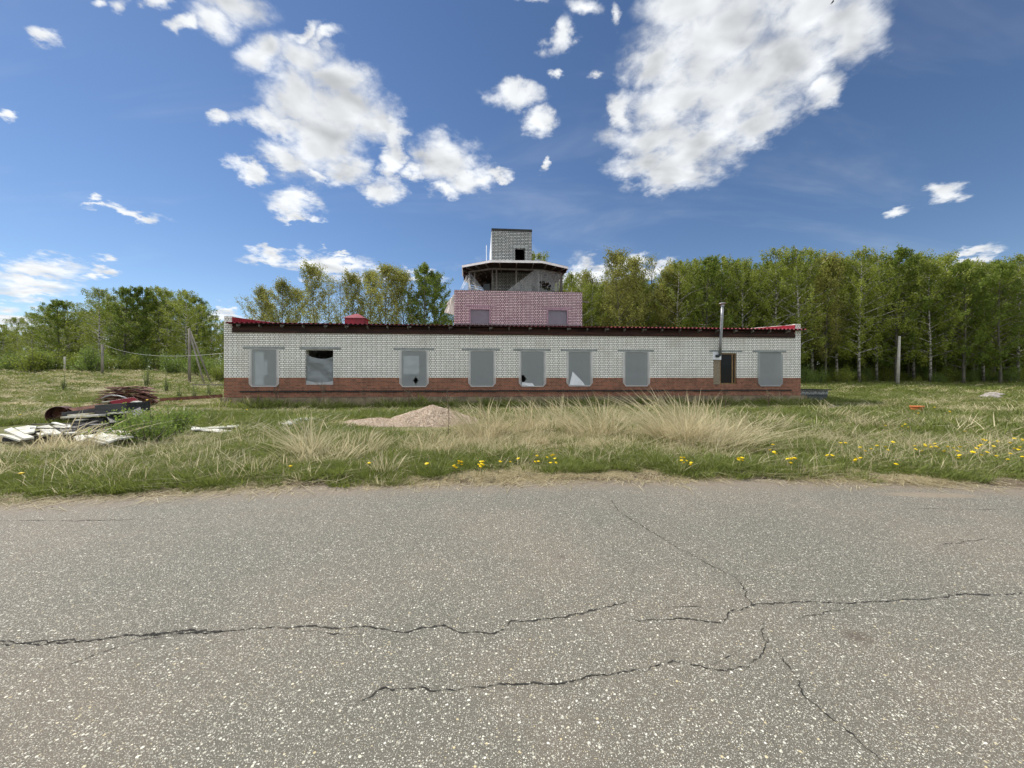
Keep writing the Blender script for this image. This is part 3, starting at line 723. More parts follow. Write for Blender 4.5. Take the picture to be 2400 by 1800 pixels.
# ---- tower: pink lower storey
DP = 2.2
pl, pr = L(1064.4, 720, DP).x, L(1364.4, 720, DP).x
zp = (L(1064.4, 679.5, DP).z + L(1364.4, 684.7, DP).z)/2
tw = [(1100.5,1149,722,790,1090,1160,715.5), (1282.5,1331,724,790,1273,1341,720)]
th = [(L(a, 700, DP).x, L(b, 700, DP).x, 4.9, L((a+b)/2, t_, DP).z) for (a, b, t_, bt, la, lb, lt) in tw]
zb_ = zev - 0.05
q = MB(); holewall(q, pl, pr, zb_, zp, DP, DP+0.38, th); q.build('pink_brick_wall', M['pink_brick'], B)
q = MB(); PB = 9.2
q.box(pl, pl+0.38, DP+0.38, PB, zb_, zp); q.box(pr-0.38, pr, DP+0.38, PB, zb_, zp); q.box(pl+0.38, pr-0.38, PB-0.38, PB, zb_, zp)
q.build('tower_side_wall', M['white_brick'], B)
q = MB(); q.box(pl+0.38, pr-0.38, DP+0.38, PB-0.38, zp-0.95, zp-0.8); q.box(pl+0.38, pr-0.38, DP+1.6, DP+1.7, 4.4, zp-0.95); q.build('tower_floor', M['concrete'], B)
q = MB(); q.box(pl+0.05, pr-0.05, DP-0.02, DP-0.003, zb_, L(1200, 761, DP).z); q.build('base_reflection', M['dark_panel'], B)  # dark bluish strip painted in for the reflection along the bottom course
for k, (a, b, t_, bt, la, lb, lt) in enumerate(tw):
    q = MB(); q.box(L(la, lt, DP).x, L(lb, lt, DP).x, DP-0.02, DP-0.002, L((a+b)/2, lt, DP).z-0.10, L((a+b)/2, lt, DP).z); q.build('lintel', M['pink_lintel'], B)
    wn = empty('window'); wn.parent = B
    vs, fs_ = sheet([(th[k][0]+.01, DP+.05, 4.9), (th[k][1]-.01, DP+.05, 4.9), (th[k][1]-.01, DP+.05, th[k][3]-.02), (th[k][0]+.01, DP+.05, th[k][3]-.02)], 20, 20, 0.04, 4, 5+k)
    q = MB(); q.add(vs, fs_); q.build('plastic_film', M['pink_film'], wn, True)
    q = MB(); q.box(th[k][0]-.02, th[k][0]+.06, DP-.03, DP-.004, 4.9, th[k][3]); q.box(th[k][1]-.06, th[k][1]+.02, DP-.03, DP-.004, 4.9, th[k][3]); q.box(th[k][0]+.06, th[k][1]-.06, DP-.03, DP-.004, th[k][3]-.09, th[k][3]-.01)
    q.build('film_border', M['pink_lintel'], wn)
# ---- stair block
DB = 5.2
b0, b1 = L(1152.6, 560, DB).x, L(1246.4, 560, DB).x; zbt = (L(1152.6, 535.5, DB).z + L(1246.4, 538, DB).z)/2
dh = (L(1207, 590, DB).x, L(1230.5, 590, DB).x, 8.9, L(1219, 581, DB).z)
q = MB(); holewall(q, b0, b1, zp-0.8, zbt-0.16, DB, DB+0.3, [dh]); q.box(b0, b0+0.3, DB+.3, DB+5.2, zp-0.8, zbt-.16); q.box(b1-0.3, b1, DB+.3, DB+5.2, zp-0.8, zbt-.16); q.box(b0+.3, b1-.3, DB+4.9, DB+5.2, zp-.8, zbt-.16)
q.build('stair_block_wall', M['grey_brick'], B)
q = MB(); q.box(b0-0.02, b1+0.02, DB-0.03, DB+5.22, zbt-0.16, zbt); q.build('stair_block_roof', M['bitumen'], B)
q = MB(); q.box(L(1203, 577, DB).x, L(1238, 577, DB).x, DB-0.02, DB-0.002, dh[3], dh[3]+0.13); q.build('lintel', M['lintel'], B)
q = MB(); q.box(b0-0.025, b0-0.004, DB+0.05, DB+5.1, 8.8, zbt-0.2); q.build('lit_side_skin', M['white_paint'], B)  # white skin puts the sunlit brightness of the left side into its colour
q = MB(); q.tube([(b0-0.35, DB+0.9, 8.7), (b0-0.35, DB+0.9, L(1141, 575, DB+.9).z)], 0.025, 8); q.build('down_pipe', M['white_paint'], B)
# ---- observation deck roof
FL, FR = L(1150.7, 611, 1.9), L(1270, 612.4, 1.9)
SLc, SRc = L(1082.6, 623.4, 3.7), L(1332, 626.6, 3.7)
bl_, br_ = Vector((SLc.x, 7.2, SLc.z)), Vector((SRc.x, 7.2, SRc.z)); bbl, bbr = Vector((FL.x, 9.0, FL.z)), Vector((FR.x, 9.0, FR.z))
ring = [FL, FR, SRc, br_, bbr, bbl, bl_, SLc]
ctr = Vector(((FL.x+FR.x)/2, 5.4, FL.z+0.25))
q = MB(); n = 8
q.add([p+Vector((0,0,0.05)) for p in ring] + [ctr+Vector((0,0,0.25))], [(i, (i+1) % n, 8) for i in range(n)])
q.build('deck_roof_sheet', M['roof_tin'], B)
q = MB()
q.add([p+Vector((0,0,0.04)) for p in ring] + [p-Vector((0,0,0.10)) for p in ring], [(i, i+8, (i+1) % 8+8, (i+1) % 8) for i in range(8)])
o = q.build('deck_fascia', M['roof_tin'], B); md = o.modifiers.new('solid', 'SOLIDIFY'); md.thickness = 0.03
q = MB()
q.add([p-Vector((0,0,0.06)) for p in ring] + [ctr-Vector((0,0,0.0))], [((i+1) % n, i, 8) for i in range(n)])
q.build('deck_soffit', M['soffit_wood'], B)
BFL, BFR, BSL, BSR = L(1154, 630, 2.7), L(1265.4, 633, 2.7), L(1099.4, 637.5, 4.2), L(1316.7, 641.5, 4.2)
BBL, BBR = Vector((BSL.x, 6.8, BSL.z)), Vector((BSR.x, 6.8, BSR.z)); BCL, BCR = Vector((BFL.x, 8.2, BFL.z)), Vector((BFR.x, 8.2, BFR.z))
br2 = [BFL, BFR, BSR, BBR, BCR, BCL, BBL, BSL]
q = MB()
for i in range(8): q.bar(br2[i], br2[(i+1) % 8]-(br2[(i+1) % 8]-br2[i]).normalized()*0.01, 0.08, 0.10)
q.build('ring_beam', M['grey_wood'], B)
zf = zp-0.8
def post(p, lean=0.0, wd=0.09):
    q = MB(); q.bar((p.x+lean, p.y, zf), (p.x, p.y, p.z-0.05), wd); q.build('deck_post', M['grey_wood'], B)
for p in (BFL.lerp(BFR, .085), BFL.lerp(BFR, 0.5), BFL.lerp(BFR, .97), BFL.lerp(BSL, .75), BFR.lerp(BSR, .95), BSL, BSR, BBL, BBR, BCL, BCR, BSL.lerp(BBL, .5), BSR.lerp(BBR, .5)): post(p)
post(BFL.lerp(BFR, 0.0), 0.06, 0.06); post(BFR.lerp(BSR, 0.08), -0.06, 0.06)
for i in range(8):
    a, b = ring[i], ring[(i+1) % 8]; c, d = br2[i], br2[(i+1) % 8]
    for k in range(3):
        f = (k+0.5)/3; p = a.lerp(b, f)-Vector((0,0,0.13)); r = c.lerp(d, f)+Vector((0,0,0.10)); e = r + (r-p)*1.5
        q = MB(); q.bar(p, e, 0.05, 0.12); q.build('deck_rafter', M['grey_wood'], B)
# slatted back walls of the deck
for (a, b) in ((BSL+Vector((0,.1,0)), BBL), (BBL, BCL), (BBR, BCR), (BSR+Vector((0,.1,0)), BBR), (BCL, Vector((b0-.1, 8.21, BCL.z)))):
    q = MB(); z = zf
    while z < BSL.z-0.1:
        if not (b.y < 7 and z > zf+1.0):
            gap = random.choice((0.0, 0.02, 0.05)); lean = random.uniform(-0.01, 0.01)
            q.bar((a.x, a.y, z+lean), (b.x, b.y, z-lean), 0.025, 0.15-gap)
        z += 0.175 if z < zf+1.15 else 0.157
    q.build('board_siding', M['grey_wood'], B)
q = MB(); q.box(BFL.x-0.55, BFL.x-0.15, 3.4, 3.45, zf, zf+1.5); q.build('deck_panel', M['dark_panel'], B)
# torn polythene on the deck
def film(nm, cs, nu=16, nv=12, fold=0.05, fsx=7, seed=1, m_='torn_film', hole=None):
    vs, fs_ = sheet(cs, nu, nv, fold, fsx, seed)
    if hole: fs_ = [f for f in fs_ if not hole(sum((Vector(vs[i]) for i in f), Vector())/4)]
    q = MB(); q.add(vs, fs_); return q.build(nm, M[m_], B, True)
tl = L(1252, 633, 2.62); tr = L(1266, 633, 2.62)
film('torn_polythene', [L(1188, 681.5, 2.5), L(1264, 684, 2.5), tr, tl], 18, 14, 0.05, 7, 2)
h1 = L(1262, 671, 3); h2 = L(1283, 683, 3.4)
film('torn_polythene', [L(1264, 684, 2.6), L(1309, 683, 4.1), L(1316, 641, 4.15), L(1265.4, 633.5, 2.62)], 22, 18, 0.07, 8, 4,
     hole=lambda p: (abs(p.x-L(1277, 670, 3.3).x) < 0.42 and p.z < L(1277, 664, 3.3).z and p.z > L(1277, 680, 3.3).z and random.random() < 0.8))
film('torn_polythene', [L(1096, 679.5, 3.0), L(1135, 680.5, 2.7), L(1104, 640, 4.0), L(1098, 640, 4.1)], 20, 16, 0.12, 9, 6)
film('torn_polythene', [L(1078, 679, 4.0), L(1100, 679.5, 3.4), L(1102, 640, 4.0), L(1093, 646, 4.3)], 16, 14, 0.14, 8, 9)
film('hanging_polythene', [L(1041, 732, 3.4), L(1064, 738, 2.9), L(1064.5, 688, 2.7), L(1058, 697, 2.9)], 14, 16, 0.16, 5, 11, 'white_cloth')
film('hanging_polythene', [L(1046, 713, 3.2), L(1064, 717, 2.8), L(1064.5, 688, 2.75), L(1055, 701, 2.9)], 12, 10, 0.14, 6, 15, 'white_cloth')
q = MB(); q.bar(L(1360, 705.5, 3.0), L(1379, 708.5, 2.6), 0.09, 0.09); q.build('protruding_beam', M['pole_wood'], B)
q = MB(); q.bar(L(1083.5, 626, 3.8), L(1084, 648, 3.9), 0.06, 0.06); q.build('corner_post', M['roof_tin'], B)

# stovepipe
sp = empty('stovepipe', toworld(L(1690, 835, -0.12)), TH); sp.parent = None
tag(sp, 'tall galvanised stovepipe leaning up the facade beside the framed window', 'stovepipe')
base = L(1686, 834, -0.12)
def rl(p): return p - L(1690, 835, -0.12)
q = MB(); pa, pb, pc = L(1687, 830, -0.14), L(1690.5, 776, -0.42), L(1693.5, 716, -0.45)
q.tube([rl(pa), rl(pa.lerp(pb, .5)), rl(pb), rl(pb.lerp(pc, .5)), rl(pc)], 0.075, 14); q.build('pipe', M['tin'], sp, True)
q = MB(); e0 = L(1678, 834.5, -0.03); q.tube([rl(e0), rl(L(1684, 834.5, -0.14)), rl(L(1687, 832, -0.14)), rl(L(1687.2, 828, -0.14))], 0.08, 12); q.build('elbow', M['dark_panel'], sp, True)
for f in (0.28, 0.62):
    q = MB(); c = pb.lerp(pc, f); d = (pc-pb).normalized(); q.tube([rl(c-d*.02), rl(c+d*.02)], 0.083, 14); q.build('clamp', M['tin'], sp)
q = MB(); top = rl(pc); q.tube([top+Vector((0,0,.10)), top+Vector((0,0,.13)), top+Vector((0,0,.17))], [0.19, 0.17, 0.02], 14)
for a in range(3): q.bar(top+Vector((.07*math.cos(a*2.1), .07*math.sin(a*2.1), -.02)), top+Vector((.07*math.cos(a*2.1), .07*math.sin(a*2.1), .11)), 0.015)
q.tube([top+Vector((0,0,-.06)), top+Vector((0,0,.03))], 0.095, 14); q.build('rain_cap', M['tin'], sp)

# small annex (cellar hatch) at the right end
ax = empty('cellar_entrance', toworld(Vector((SR+0.05, 0.6, 0))), TH, 'low dark brick box with a flat dark lid beside the right end of the building', 'cellar entrance')
DA = 0.6
def al(p): return p - Vector((SR+0.05, DA, 0))
r0 = al(L(1884, 920, DA)); r1 = al(L(1941, 920, DA))
zt_ = L(1910, 914.5, DA).z; zm = L(1910, 925, DA).z
q = MB(); q.box(0.06, r1.x, 0, 1.3, zm, zt_); q.build('brick_course', M['grey_brick'], ax)
q = MB(); q.box(0.12, r1.x-0.02, 0.04, 1.26, -0.1, zm-0.004); q.build('wall', M['dark_panel'], ax)
q = MB(); q.box(0.02, r1.x+0.17, -0.1, 1.4, zt_+0.003, zt_+0.05); q.build('lid', M['bitumen'], ax)
q = MB(); q.box(0.25, r1.x-0.1, -0.03, 0.035, L(1910, 941, DA).z-.03, L(1910, 941, DA).z+.02); q.build('rail', M['dark_panel'], ax)

# ------------------------------------------------------------------ vegetation prototypes
def quads_from(cent, size, ratio, rg, up=None):
    n = len(cent)
    a = rg.normal(size=(n, 3)); 
    if up is not None: a[:, 2] += up
    a /= np.linalg.norm(a, axis=1)[:, None]
    b = rg.normal(size=(n, 3)); b -= (b*a).sum(1)[:, None]*a; b /= np.linalg.norm(b, axis=1)[:, None]
    s = size*(0.6+0.8*rg.random(n))[:, None]
    V = np.stack([cent-a*s, cent+b*s*ratio, cent+a*s, cent-b*s*ratio], 1).reshape(-1, 3)
    return V, np.arange(n*4).reshape(-1, 4)

def make_tree(seed, H, style):
    rg = np.random.default_rng(seed); rd_ = random.Random(seed)
    tr = MB(); cents = []; tints = []
    nseg = 12; tp = []
    lean = rd_.uniform(-0.5, 0.5); wob = rd_.uniform(0, 6)
    for i in range(nseg+1):
        t = i/nseg
        tp.append(Vector((lean*t*t + 0.16*math.sin(wob+t*5)*t, 0.18*math.sin(wob*2+t*4)*t, H*t)))
    r0_ = {'birch': 0.135, 'aspen': 0.12, 'alder': 0.15, 'bare': 0.10}[style]*H/14
    tr.tube(tp, [r0_*(1-0.93*(i/nseg))+0.006 for i in range(nseg+1)], 7)
    def trunk(t):
        f = t*nseg; i = min(int(f), nseg-1); return tp[i].lerp(tp[i+1], f-i)
    P_ = {'birch': dict(n=46, t0=0.20, L=0.235, up=0.75, droop=0.55, tw=6, strg=3, sl=1.0, lf=13, pk=0.42),
          'aspen': dict(n=44, t0=0.16, L=0.23, up=1.15, droop=0.0, tw=9, strg=2, sl=0.60, lf=14, pk=0.40),
          'alder': dict(n=50, t0=0.12, L=0.24, up=0.8, droop=0.2, tw=7, strg=3, sl=0.6, lf=15, pk=0.38),
          'bare': dict(n=34, t0=0.25, L=0.17, up=1.5, droop=0.0, tw=8, strg=1, sl=0.4, lf=8, pk=0.45)}[style]
    az = rd_.uniform(0, 6.28)
    for b in range(P_['n']):
        t = P_['t0'] + (0.985-P_['t0'])*(b+rd_.random()*0.8)/P_['n']
        q = (t-P_['t0'])/(1-P_['t0'])
        prof = math.sin(math.pi*min(1, max(0.02, (q*0.93+0.10))**(math.log(0.5)/math.log(P_['pk']+0.08)) ))**0.65
        Lb = H*P_['L']*prof*rd_.uniform(0.65, 1.2)+0.3
        az += 2.399 + rd_.uniform(-0.5, 0.5)
        h = Vector((math.cos(az), math.sin(az), 0)); up = P_['up']*rd_.uniform(0.7, 1.3)*(0.75+0.6*q)
        d = (h + Vector((0, 0, up))).normalized(); p = trunk(t); pts = [p.copy()]
        ns = 6
        for k in range(ns):
            d = (d + Vector((0.05, 0, -P_['droop']*0.28*(k/ns))) + Vector([rd_.uniform(-.13, .13) for _ in range(3)])).normalized()
            p = p + d*Lb/ns; pts.append(p.copy())
        rb = max(0.012, r0_*(1-t)*0.45+0.008)
        tr.tube(pts, [rb*(1-0.85*k/ns) for k in range(ns+1)], 4, cap=False)
        btint = rd_.random()
        for w_ in range(P_['tw']):
            f = 0.25+0.75*(w_+rd_.random())/P_['tw']; ff = f*ns; i = min(int(ff), ns-1); s0 = pts[i].lerp(pts[i+1], ff-i)
            td = (Vector([rd_.uniform(-1, 1), rd_.uniform(-1, 1), rd_.uniform(-0.2, 0.7)*(1.0 if P_['up'] < 1 else 1.8)]) + d*0.9).normalized()
            tl_ = rd_.uniform(0.35, 0.95)*(0.5+0.5*prof)*H/14
            e = s0 + td*tl_
            tr.tube([s0, s0.lerp(e, .5)+Vector((0, 0, .04)), e], [0.012, 0.009, 0.004], 3, cap=False)
            for g in range(P_['strg']):
                sp_ = s0.lerp(e, rd_.uniform(0.3, 1.0))
                n = int(P_['lf']*rd_.uniform(0.6, 1.4)); sl_ = P_['sl']*rd_.uniform(0.4, 1.3)
                if P_['droop'] > 0.1:
                    s = rg.random(n)
                    c = np.array(sp_)[None]+np.stack([0.22*s*sl_, 0*s, -s*sl_], 1)+rg.normal(size=(n, 3))*np.array([0.10, 0.10, 0.06])
                else:
                    s = rg.random(n)
                    dd = np.array(td)*0.6+np.array([0, 0, 0.6])
                    c = np.array(sp_)[None]+s[:, None]*dd[None]*sl_+rg.normal(size=(n, 3))*0.17
                cents.append(c); tints.append(np.clip(btint*0.5+0.25+rg.normal(size=n)*0.2, 0, 1))
    c = np.concatenate(cents); ti = np.concatenate(tints)
    size = {'birch': 0.072, 'aspen': 0.078, 'alder': 0.075, 'bare': 0.065}[style]
    V_, Q_ = quads_from(c, size, 0.62, rg)
    lm = {'birch': 'birch_leaf', 'aspen': 'aspen_leaf', 'alder': 'deep_leaf', 'bare': 'aspen_leaf'}[style]
    crown = np_mesh('crown', V_, Q_, M[lm], np.repeat(ti, 4))
    tm = bpy.data.meshes.new('trunk'); tm.from_pydata(tr.v, [], tr.f)
    tm.materials.append(M['birch_bark'] if style == 'birch' else M['bark']); tm.polygons.foreach_set('use_smooth', [True]*len(tr.f)); tm.update()
    return tm, crown, H

def make_bush(seed, r, h, n, size, m_, stems=14):
    rg = np.random.default_rng(seed); rd_ = random.Random(seed); mb = MB(); cs = []
    for k in range(stems):
        a = rd_.uniform(0, 6.28); rr = r*rd_.uniform(0.1, 1); e = Vector((rr*math.cos(a), rr*math.sin(a), h*rd_.uniform(0.5, 1.05)*(1-0.45*(rr/r)**2)))
        s = Vector((e.x*0.3, e.y*0.3, 0)); mid = s.lerp(e, .5)+Vector((rd_.uniform(-.1, .1)*r, rd_.uniform(-.1, .1)*r, 0))
        mb.tube([s, mid, e], [0.012*h+0.004, 0.008*h+.003, 0.003], 4, cap=False)
        m2 = n//stems; f = rg.random(m2)**0.7
        pp = np.array(s)[None]*(1-f[:, None])**2+2*np.array(mid)[None]*(f*(1-f))[:, None]+np.array(e)[None]*f[:, None]**2
        cs.append(pp+rg.normal(size=(m2, 3))*np.array([r*.17, r*.17, h*.09]))
    c = np.concatenate(cs); c[:, 2] = np.abs(c[:, 2])
    V_, Q_ = quads_from(c, size, 0.6, rg)
    ti = np.clip(0.5+rg.normal(size=len(c))*0.25, 0, 1)
    nv = len(mb.v); V_ = np.concatenate([np.array(mb.v), V_]); Q_ = np.concatenate([np.array(mb.f, int), Q_+nv])
    me = np_mesh('bush', V_, Q_, M[m_], np.concatenate([np.zeros(nv), np.repeat(ti, 4)]))
    me.materials.append(M['bark'])
    mi = np.zeros(len(Q_), np.int32); mi[:len(mb.f)] = 1; me.polygons.foreach_set('material_index', mi)
    return me

PR = {'birch': [make_tree(11+i, 14, 'birch') for i in range(4)], 'aspen': [make_tree(31+i, 13, 'aspen') for i in range(3)],
      'alder': [make_tree(51+i, 13, 'alder') for i in range(3)], 'bare': [make_tree(71, 13, 'bare')]}
KIND = {'birch': 'birch_tree', 'aspen': 'aspen_tree', 'alder': 'alder_tree', 'bare': 'sparse_tree'}
LOOK = {'birch': 'green birch', 'aspen': 'olive budding aspen', 'alder': 'dense dark green tree', 'bare': 'nearly bare thin tree'}
TREES = []
def plant(kind, x, y, H, i=None, wide=1.0, zone='', row=0):
    tm, cm, H0 = PR[kind][(i if i is not None else random.randrange(99)) % len(PR[kind])]
    r = bpy.data.objects.new(KIND[kind], None); COL.objects.link(r)
    s = H/H0; r.location = (x, y, hz(x, y)-0.1); r.rotation_euler = (0, 0, random.uniform(-0.5, 0.5) + random.choice((0, 3.14))); r.scale = (s*wide, s*wide, s)
    a = link(bpy.data.objects.new('trunk', tm), r); b = link(bpy.data.objects.new('crown', cm), r)
    TREES.append((x/y, r, kind, zone, row)); return r
def treetop(u, v, Yd, kind, **k):
    x = (u-1200)/FPX*Yd; H = CZ+(VH-v)/FPX*Yd - hz(x, Yd) + 0.1
    return plant(kind, x, Yd, H*1.0, **k)

# left wood (top of the crown in the photo, distance)
for (u, v, Yd, kd) in [(8,768,66,'birch'),(40,752,66,'birch'),(75,742,62,'birch'),(108,726,60,'birch'),(138,712,54,'alder'),(160,714,56,'birch'),(192,738,60,'birch'),
    (232,684,54,'birch'),(262,700,58,'birch'),(292,682,52,'alder'),(336,682,53,'alder'),(372,680,55,'birch'),(392,690,58,'birch'),(436,688,52,'birch'),(462,706,56,'alder'),(496,745,60,'birch'),(522,762,62,'birch')]:
    treetop(u, v-8, Yd, kd, zone='left wood', row=0, wide=1.2)
for i in range(30):
    u = -60+i*20; top = np.interp(u, [-60, 60, 130, 200, 240, 440, 500, 560], [790, 765, 735, 745, 705, 705, 770, 800])
    treetop(u, top+random.uniform(-8, 22), 72+random.uniform(-5, 9), random.choice(['birch', 'alder', 'birch']), zone='left wood', row=1, wide=1.25)
# grove above the left half of the roof
for (u, v, Yd, kd) in [(608,684,46,'aspen'),(655,668,45,'aspen'),(700,690,50,'aspen'),(741,636,45,'aspen'),(772,655,52,'bare'),(800,668,47,'bare'),(833,655,46,'aspen'),(868,650,50,'aspen'),(902,636,45,'aspen'),
    (930,636,50,'bare'),(950,650,46,'aspen'),(997,622,45,'alder'),(1020,640,48,'alder'),(1050,700,52,'birch'),(1090,700,50,'aspen'),(625,720,52,'aspen')]:
    treetop(u, v, Yd, kd, zone='grove over the left roof', row=0)
# wood over the right roof
for (u, v, Yd, kd) in [(1150,690,50,'birch'),(1200,690,50,'birch'),(1255,590,47,'birch'),(1310,655,52,'birch'),(1341,640,46,'birch'),(1388,664,48,'birch'),(1425,640,50,'bare'),(1455,604,45,'aspen'),(1478,618,48,'aspen'),(1528,610,50,'bare'),
    (1560,648,46,'aspen'),(1588,612,45,'birch'),(1625,608,47,'birch'),(1660,605,45,'alder'),(1690,602,47,'birch'),(1740,606,45,'birch'),(1772,640,50,'birch')]:
    treetop(u, v, Yd, kd, zone='wood over the right roof', row=0)
# right wood
for (u, v, Yd, kd) in [(1818,584,44,'birch'),(1870,580,43,'birch'),(1903,582,46,'birch'),(1935,612,44,'aspen'),(1962,606,45,'birch'),(2014,586,43,'birch'),(2055,598,45,'birch'),(2100,586,44,'alder'),(2142,596,46,'birch'),
    (2180,610,43,'birch'),(2214,592,45,'birch'),(2258,616,42,'alder'),(2305,618,44,'birch'),(2345,622,41,'alder'),(2388,598,43,'birch'),(2440,600,43,'birch'),(2500,600,43,'alder')]:
    treetop(u, v, Yd, kd, zone='right wood', row=0)
for r in range(4):
    for i in range(26):
        u = 1270 + i*48 + random.uniform(-16, 16) + r*11
        top = np.interp(u, [1270, 1400, 1560, 1700, 1800, 2500], [690, 668, 655, 640, 625, 628])
        Yd = 50+r*6+random.uniform(-2, 2)
        treetop(u, top+random.uniform(-16, 30)-r*3, Yd, random.choice(['birch', 'birch', 'alder', 'aspen'] if u < 1700 else ['birch', 'alder', 'alder']), zone='right wood' if u > 1795 else 'wood over the right roof', row=1, wide=1.15)
def ordn(n):
    t_ = ['', 'twenty-', 'thirty-'][n//20 if n < 20 else (n+1)//10-1] if n >= 20 else ''
    if n < 20: return ORD[n] + ('' if n == 0 else ' from the left')
    d = (n+1) % 10; tens = (n+1)//10
    return ({2: 'twentieth', 3: 'thirtieth'}[tens] if d == 0 else {2: 'twenty-', 3: 'thirty-'}[tens] + ['', 'first', 'second', 'third', 'fourth', 'fifth', 'sixth', 'seventh', 'eighth', 'ninth'][d]) + ' from the left'
ORD = ['leftmost', 'second', 'third', 'fourth', 'fifth', 'sixth', 'seventh', 'eighth', 'ninth', 'tenth', 'eleventh', 'twelfth', 'thirteenth', 'fourteenth', 'fifteenth', 'sixteenth', 'seventeenth', 'eighteenth', 'nineteenth', 'twentieth']
for zone in {t[3] for t in TREES}:
    fr = sorted([t for t in TREES if t[3] == zone and t[4] == 0], key=lambda t: t[0])
    for kd in KIND:
        sub = [t for t in fr if t[2] == kd]
        for n, t in enumerate(sub):
            tag(t[1], '%s, %s%s, front of the %s' % (LOOK[kd], ORD[n], '' if n == 0 else ' from left', zone), 'tree', 'trees in the front of the '+zone)
    for t in TREES:
        if t[3] == zone and t[4] == 1: tag(t[1], '%s crowded deep inside the %s' % (LOOK[t[2]], zone), 'tree', 'trees deep inside the '+zone)

# shrubs along the wood edges
bush_p = [make_bush(101+i, 1.5, 2.6, 3600, 0.055, 'bush_leaf' if i % 2 == 0 else 'birch_leaf', 26) for i in range(4)]
SH = []
def shrub(x, y, s, me, label, group, name='shrub', sz=None, cat='shrub'):
    o = link(bpy.data.objects.new(name, me)); o.location = (x, y, hz(x, y)-0.05); o.rotation_euler = (0, 0, random.uniform(0, 6.28)); o.scale = (s, s, sz or s)
    tag(o, label, cat, group); return o
k = 0
LS = []
for i in range(18):
    u = -20+i*30+random.uniform(-5, 5); Yd = random.uniform(43, 51)
    LS.append((u, Yd, random.uniform(0.45, 1.15)))
for n, (u, Yd, s) in enumerate(LS):
    shrub((u-1200)/FPX*Yd, Yd, s*1.15, bush_p[n % 4], 'bright green shrub, %s in the fringe under the left wood' % ordn(n), 'shrubs fringing the left wood', sz=s*1.15)
for i, (u, Yd, sc_) in enumerate([(497, 44, .8), (515, 40, .75), (533, 46, .9)]): shrub((u-1200)/FPX*Yd, Yd, sc_, bush_p[i], ['shrub right of the braced pole', 'bright shrub touching the left corner of the building', 'shrub peeping out behind the left corner of the building'][i], None)
for i in range(32):
    u = 1890+i*17+random.uniform(-5, 5); Yd = random.uniform(42.5, 48)
    shrub((u-1200)/FPX*Yd, Yd, random.uniform(0.35, 0.95), bush_p[i % 4], 'low green undergrowth shrub, %s at the foot of the right wood' % ordn(i), 'undergrowth at the foot of the right wood')
# the deep wood that closes the gaps between trunks
def deep(name, segs, n, label):
    rg = np.random.default_rng(5); u = rg.random(n); cs = []
    for (ua, ub, Ya, Yb, ta, tb, frac) in segs:
        m = int(n*frac); uu = ua+(ub-ua)*rg.random(m); f = (uu-ua)/(ub-ua); Yd = Ya+(Yb-Ya)*f + rg.normal(size=m)*2.5
        top = CZ+(VH-(ta+(tb-ta)*f))/FPX*Yd; g = height((uu-1200)/FPX*Yd, Yd)
        top = top*(0.90+0.16*fbm(uu, uu*0, 0.045, 3))
        z = g+(top-g)*rg.random(m)**0.8
        cs.append(np.stack([(uu-1200)/FPX*Yd, Yd, z], 1))
    c = np.concatenate(cs); V_, Q_ = quads_from(c, 0.26, 0.6, rg)
    me = np_mesh(name, V_, Q_, M['deep_leaf'], np.repeat(np.clip(0.35+rg.normal(size=len(c))*.25, 0, 1), 4))
    o = link(bpy.data.objects.new(name, me)); tag(o, label, 'woodland', kind='stuff')
deep('distant_woodland', [(1380, 1800, 80, 80, 690, 660, 0.22), (1800, 2600, 78, 70, 655, 650, 0.34), (1780, 2600, 66, 62, 855, 850, 0.26), (-120, 610, 88, 88, 780, 775, 0.18)], 60000, 'dark depth of the woodland seen between the trunks')

# ------------------------------------------------------------------ grass
def blades(seed, n, r, hmin, hmax, lean, width, dirx=0.0, curve=0.5, plume=0.0, flat=0.0):
    rg = np.random.default_rng(seed)
    a = rg.random(n)*2*np.pi; rr = r*np.sqrt(rg.random(n)); bx, by = rr*np.cos(a), rr*np.sin(a)
    h = hmin+(hmax-hmin)*rg.random(n)
    la = a+rg.normal(size=n)*0.7; ll = lean*(0.3+rg.random(n))
    dx_, dy_ = np.cos(la)*ll+dirx*(0.1+1.5*rg.random(n)), np.sin(la)*ll + rg.normal(size=n)*0.12
    ts = np.array([0, 0.38, 0.72, 1.0]); ws = np.array([1.0, 0.85, 0.6+plume, 0.08])
    wa = rg.random(n)*np.pi; wx, wy = np.cos(wa)*width/2, np.sin(wa)*width/2
    V_ = np.zeros((n, 8, 3))
    for i, t in enumerate(ts):
        ex = t+curve*t*t; hh = h*(t-0.35*curve*t*t*np.sqrt(dx_**2+dy_**2))*(1-flat)+0.01*rg.random(n)
        x = bx+h*dx_*ex; y = by+h*dy_*ex
        V_[:, i*2] = np.stack([x-wx*ws[i], y-wy*ws[i], hh], 1); V_[:, i*2+1] = np.stack([x+wx*ws[i], y+wy*ws[i], hh], 1)
    b = np.arange(n)[:, None]*8
    Q_ = np.concatenate([b+np.array([[0,1,3,2]]), b+np.array([[2,3,5,4]]), b+np.array([[4,5,7,6]])], 0)
    ti = np.repeat(np.clip(0.45+rg.normal(size=n)*0.36, 0, 1), 8)
    V_[:, :, 2] = np.maximum(V_[:, :, 2], -0.02)
    return V_.reshape(-1, 3), Q_, ti

def proto(name, specs, m_):
    Vs, Qs, Ts, b = [], [], [], 0
    for s in specs:
        v_, q_, t_ = blades(**s); Vs.append(v_); Qs.append(q_+b); Ts.append(t_); b += len(v_)
    return np_mesh(name, np.concatenate(Vs), np.concatenate(Qs), M[m_], np.concatenate(Ts))

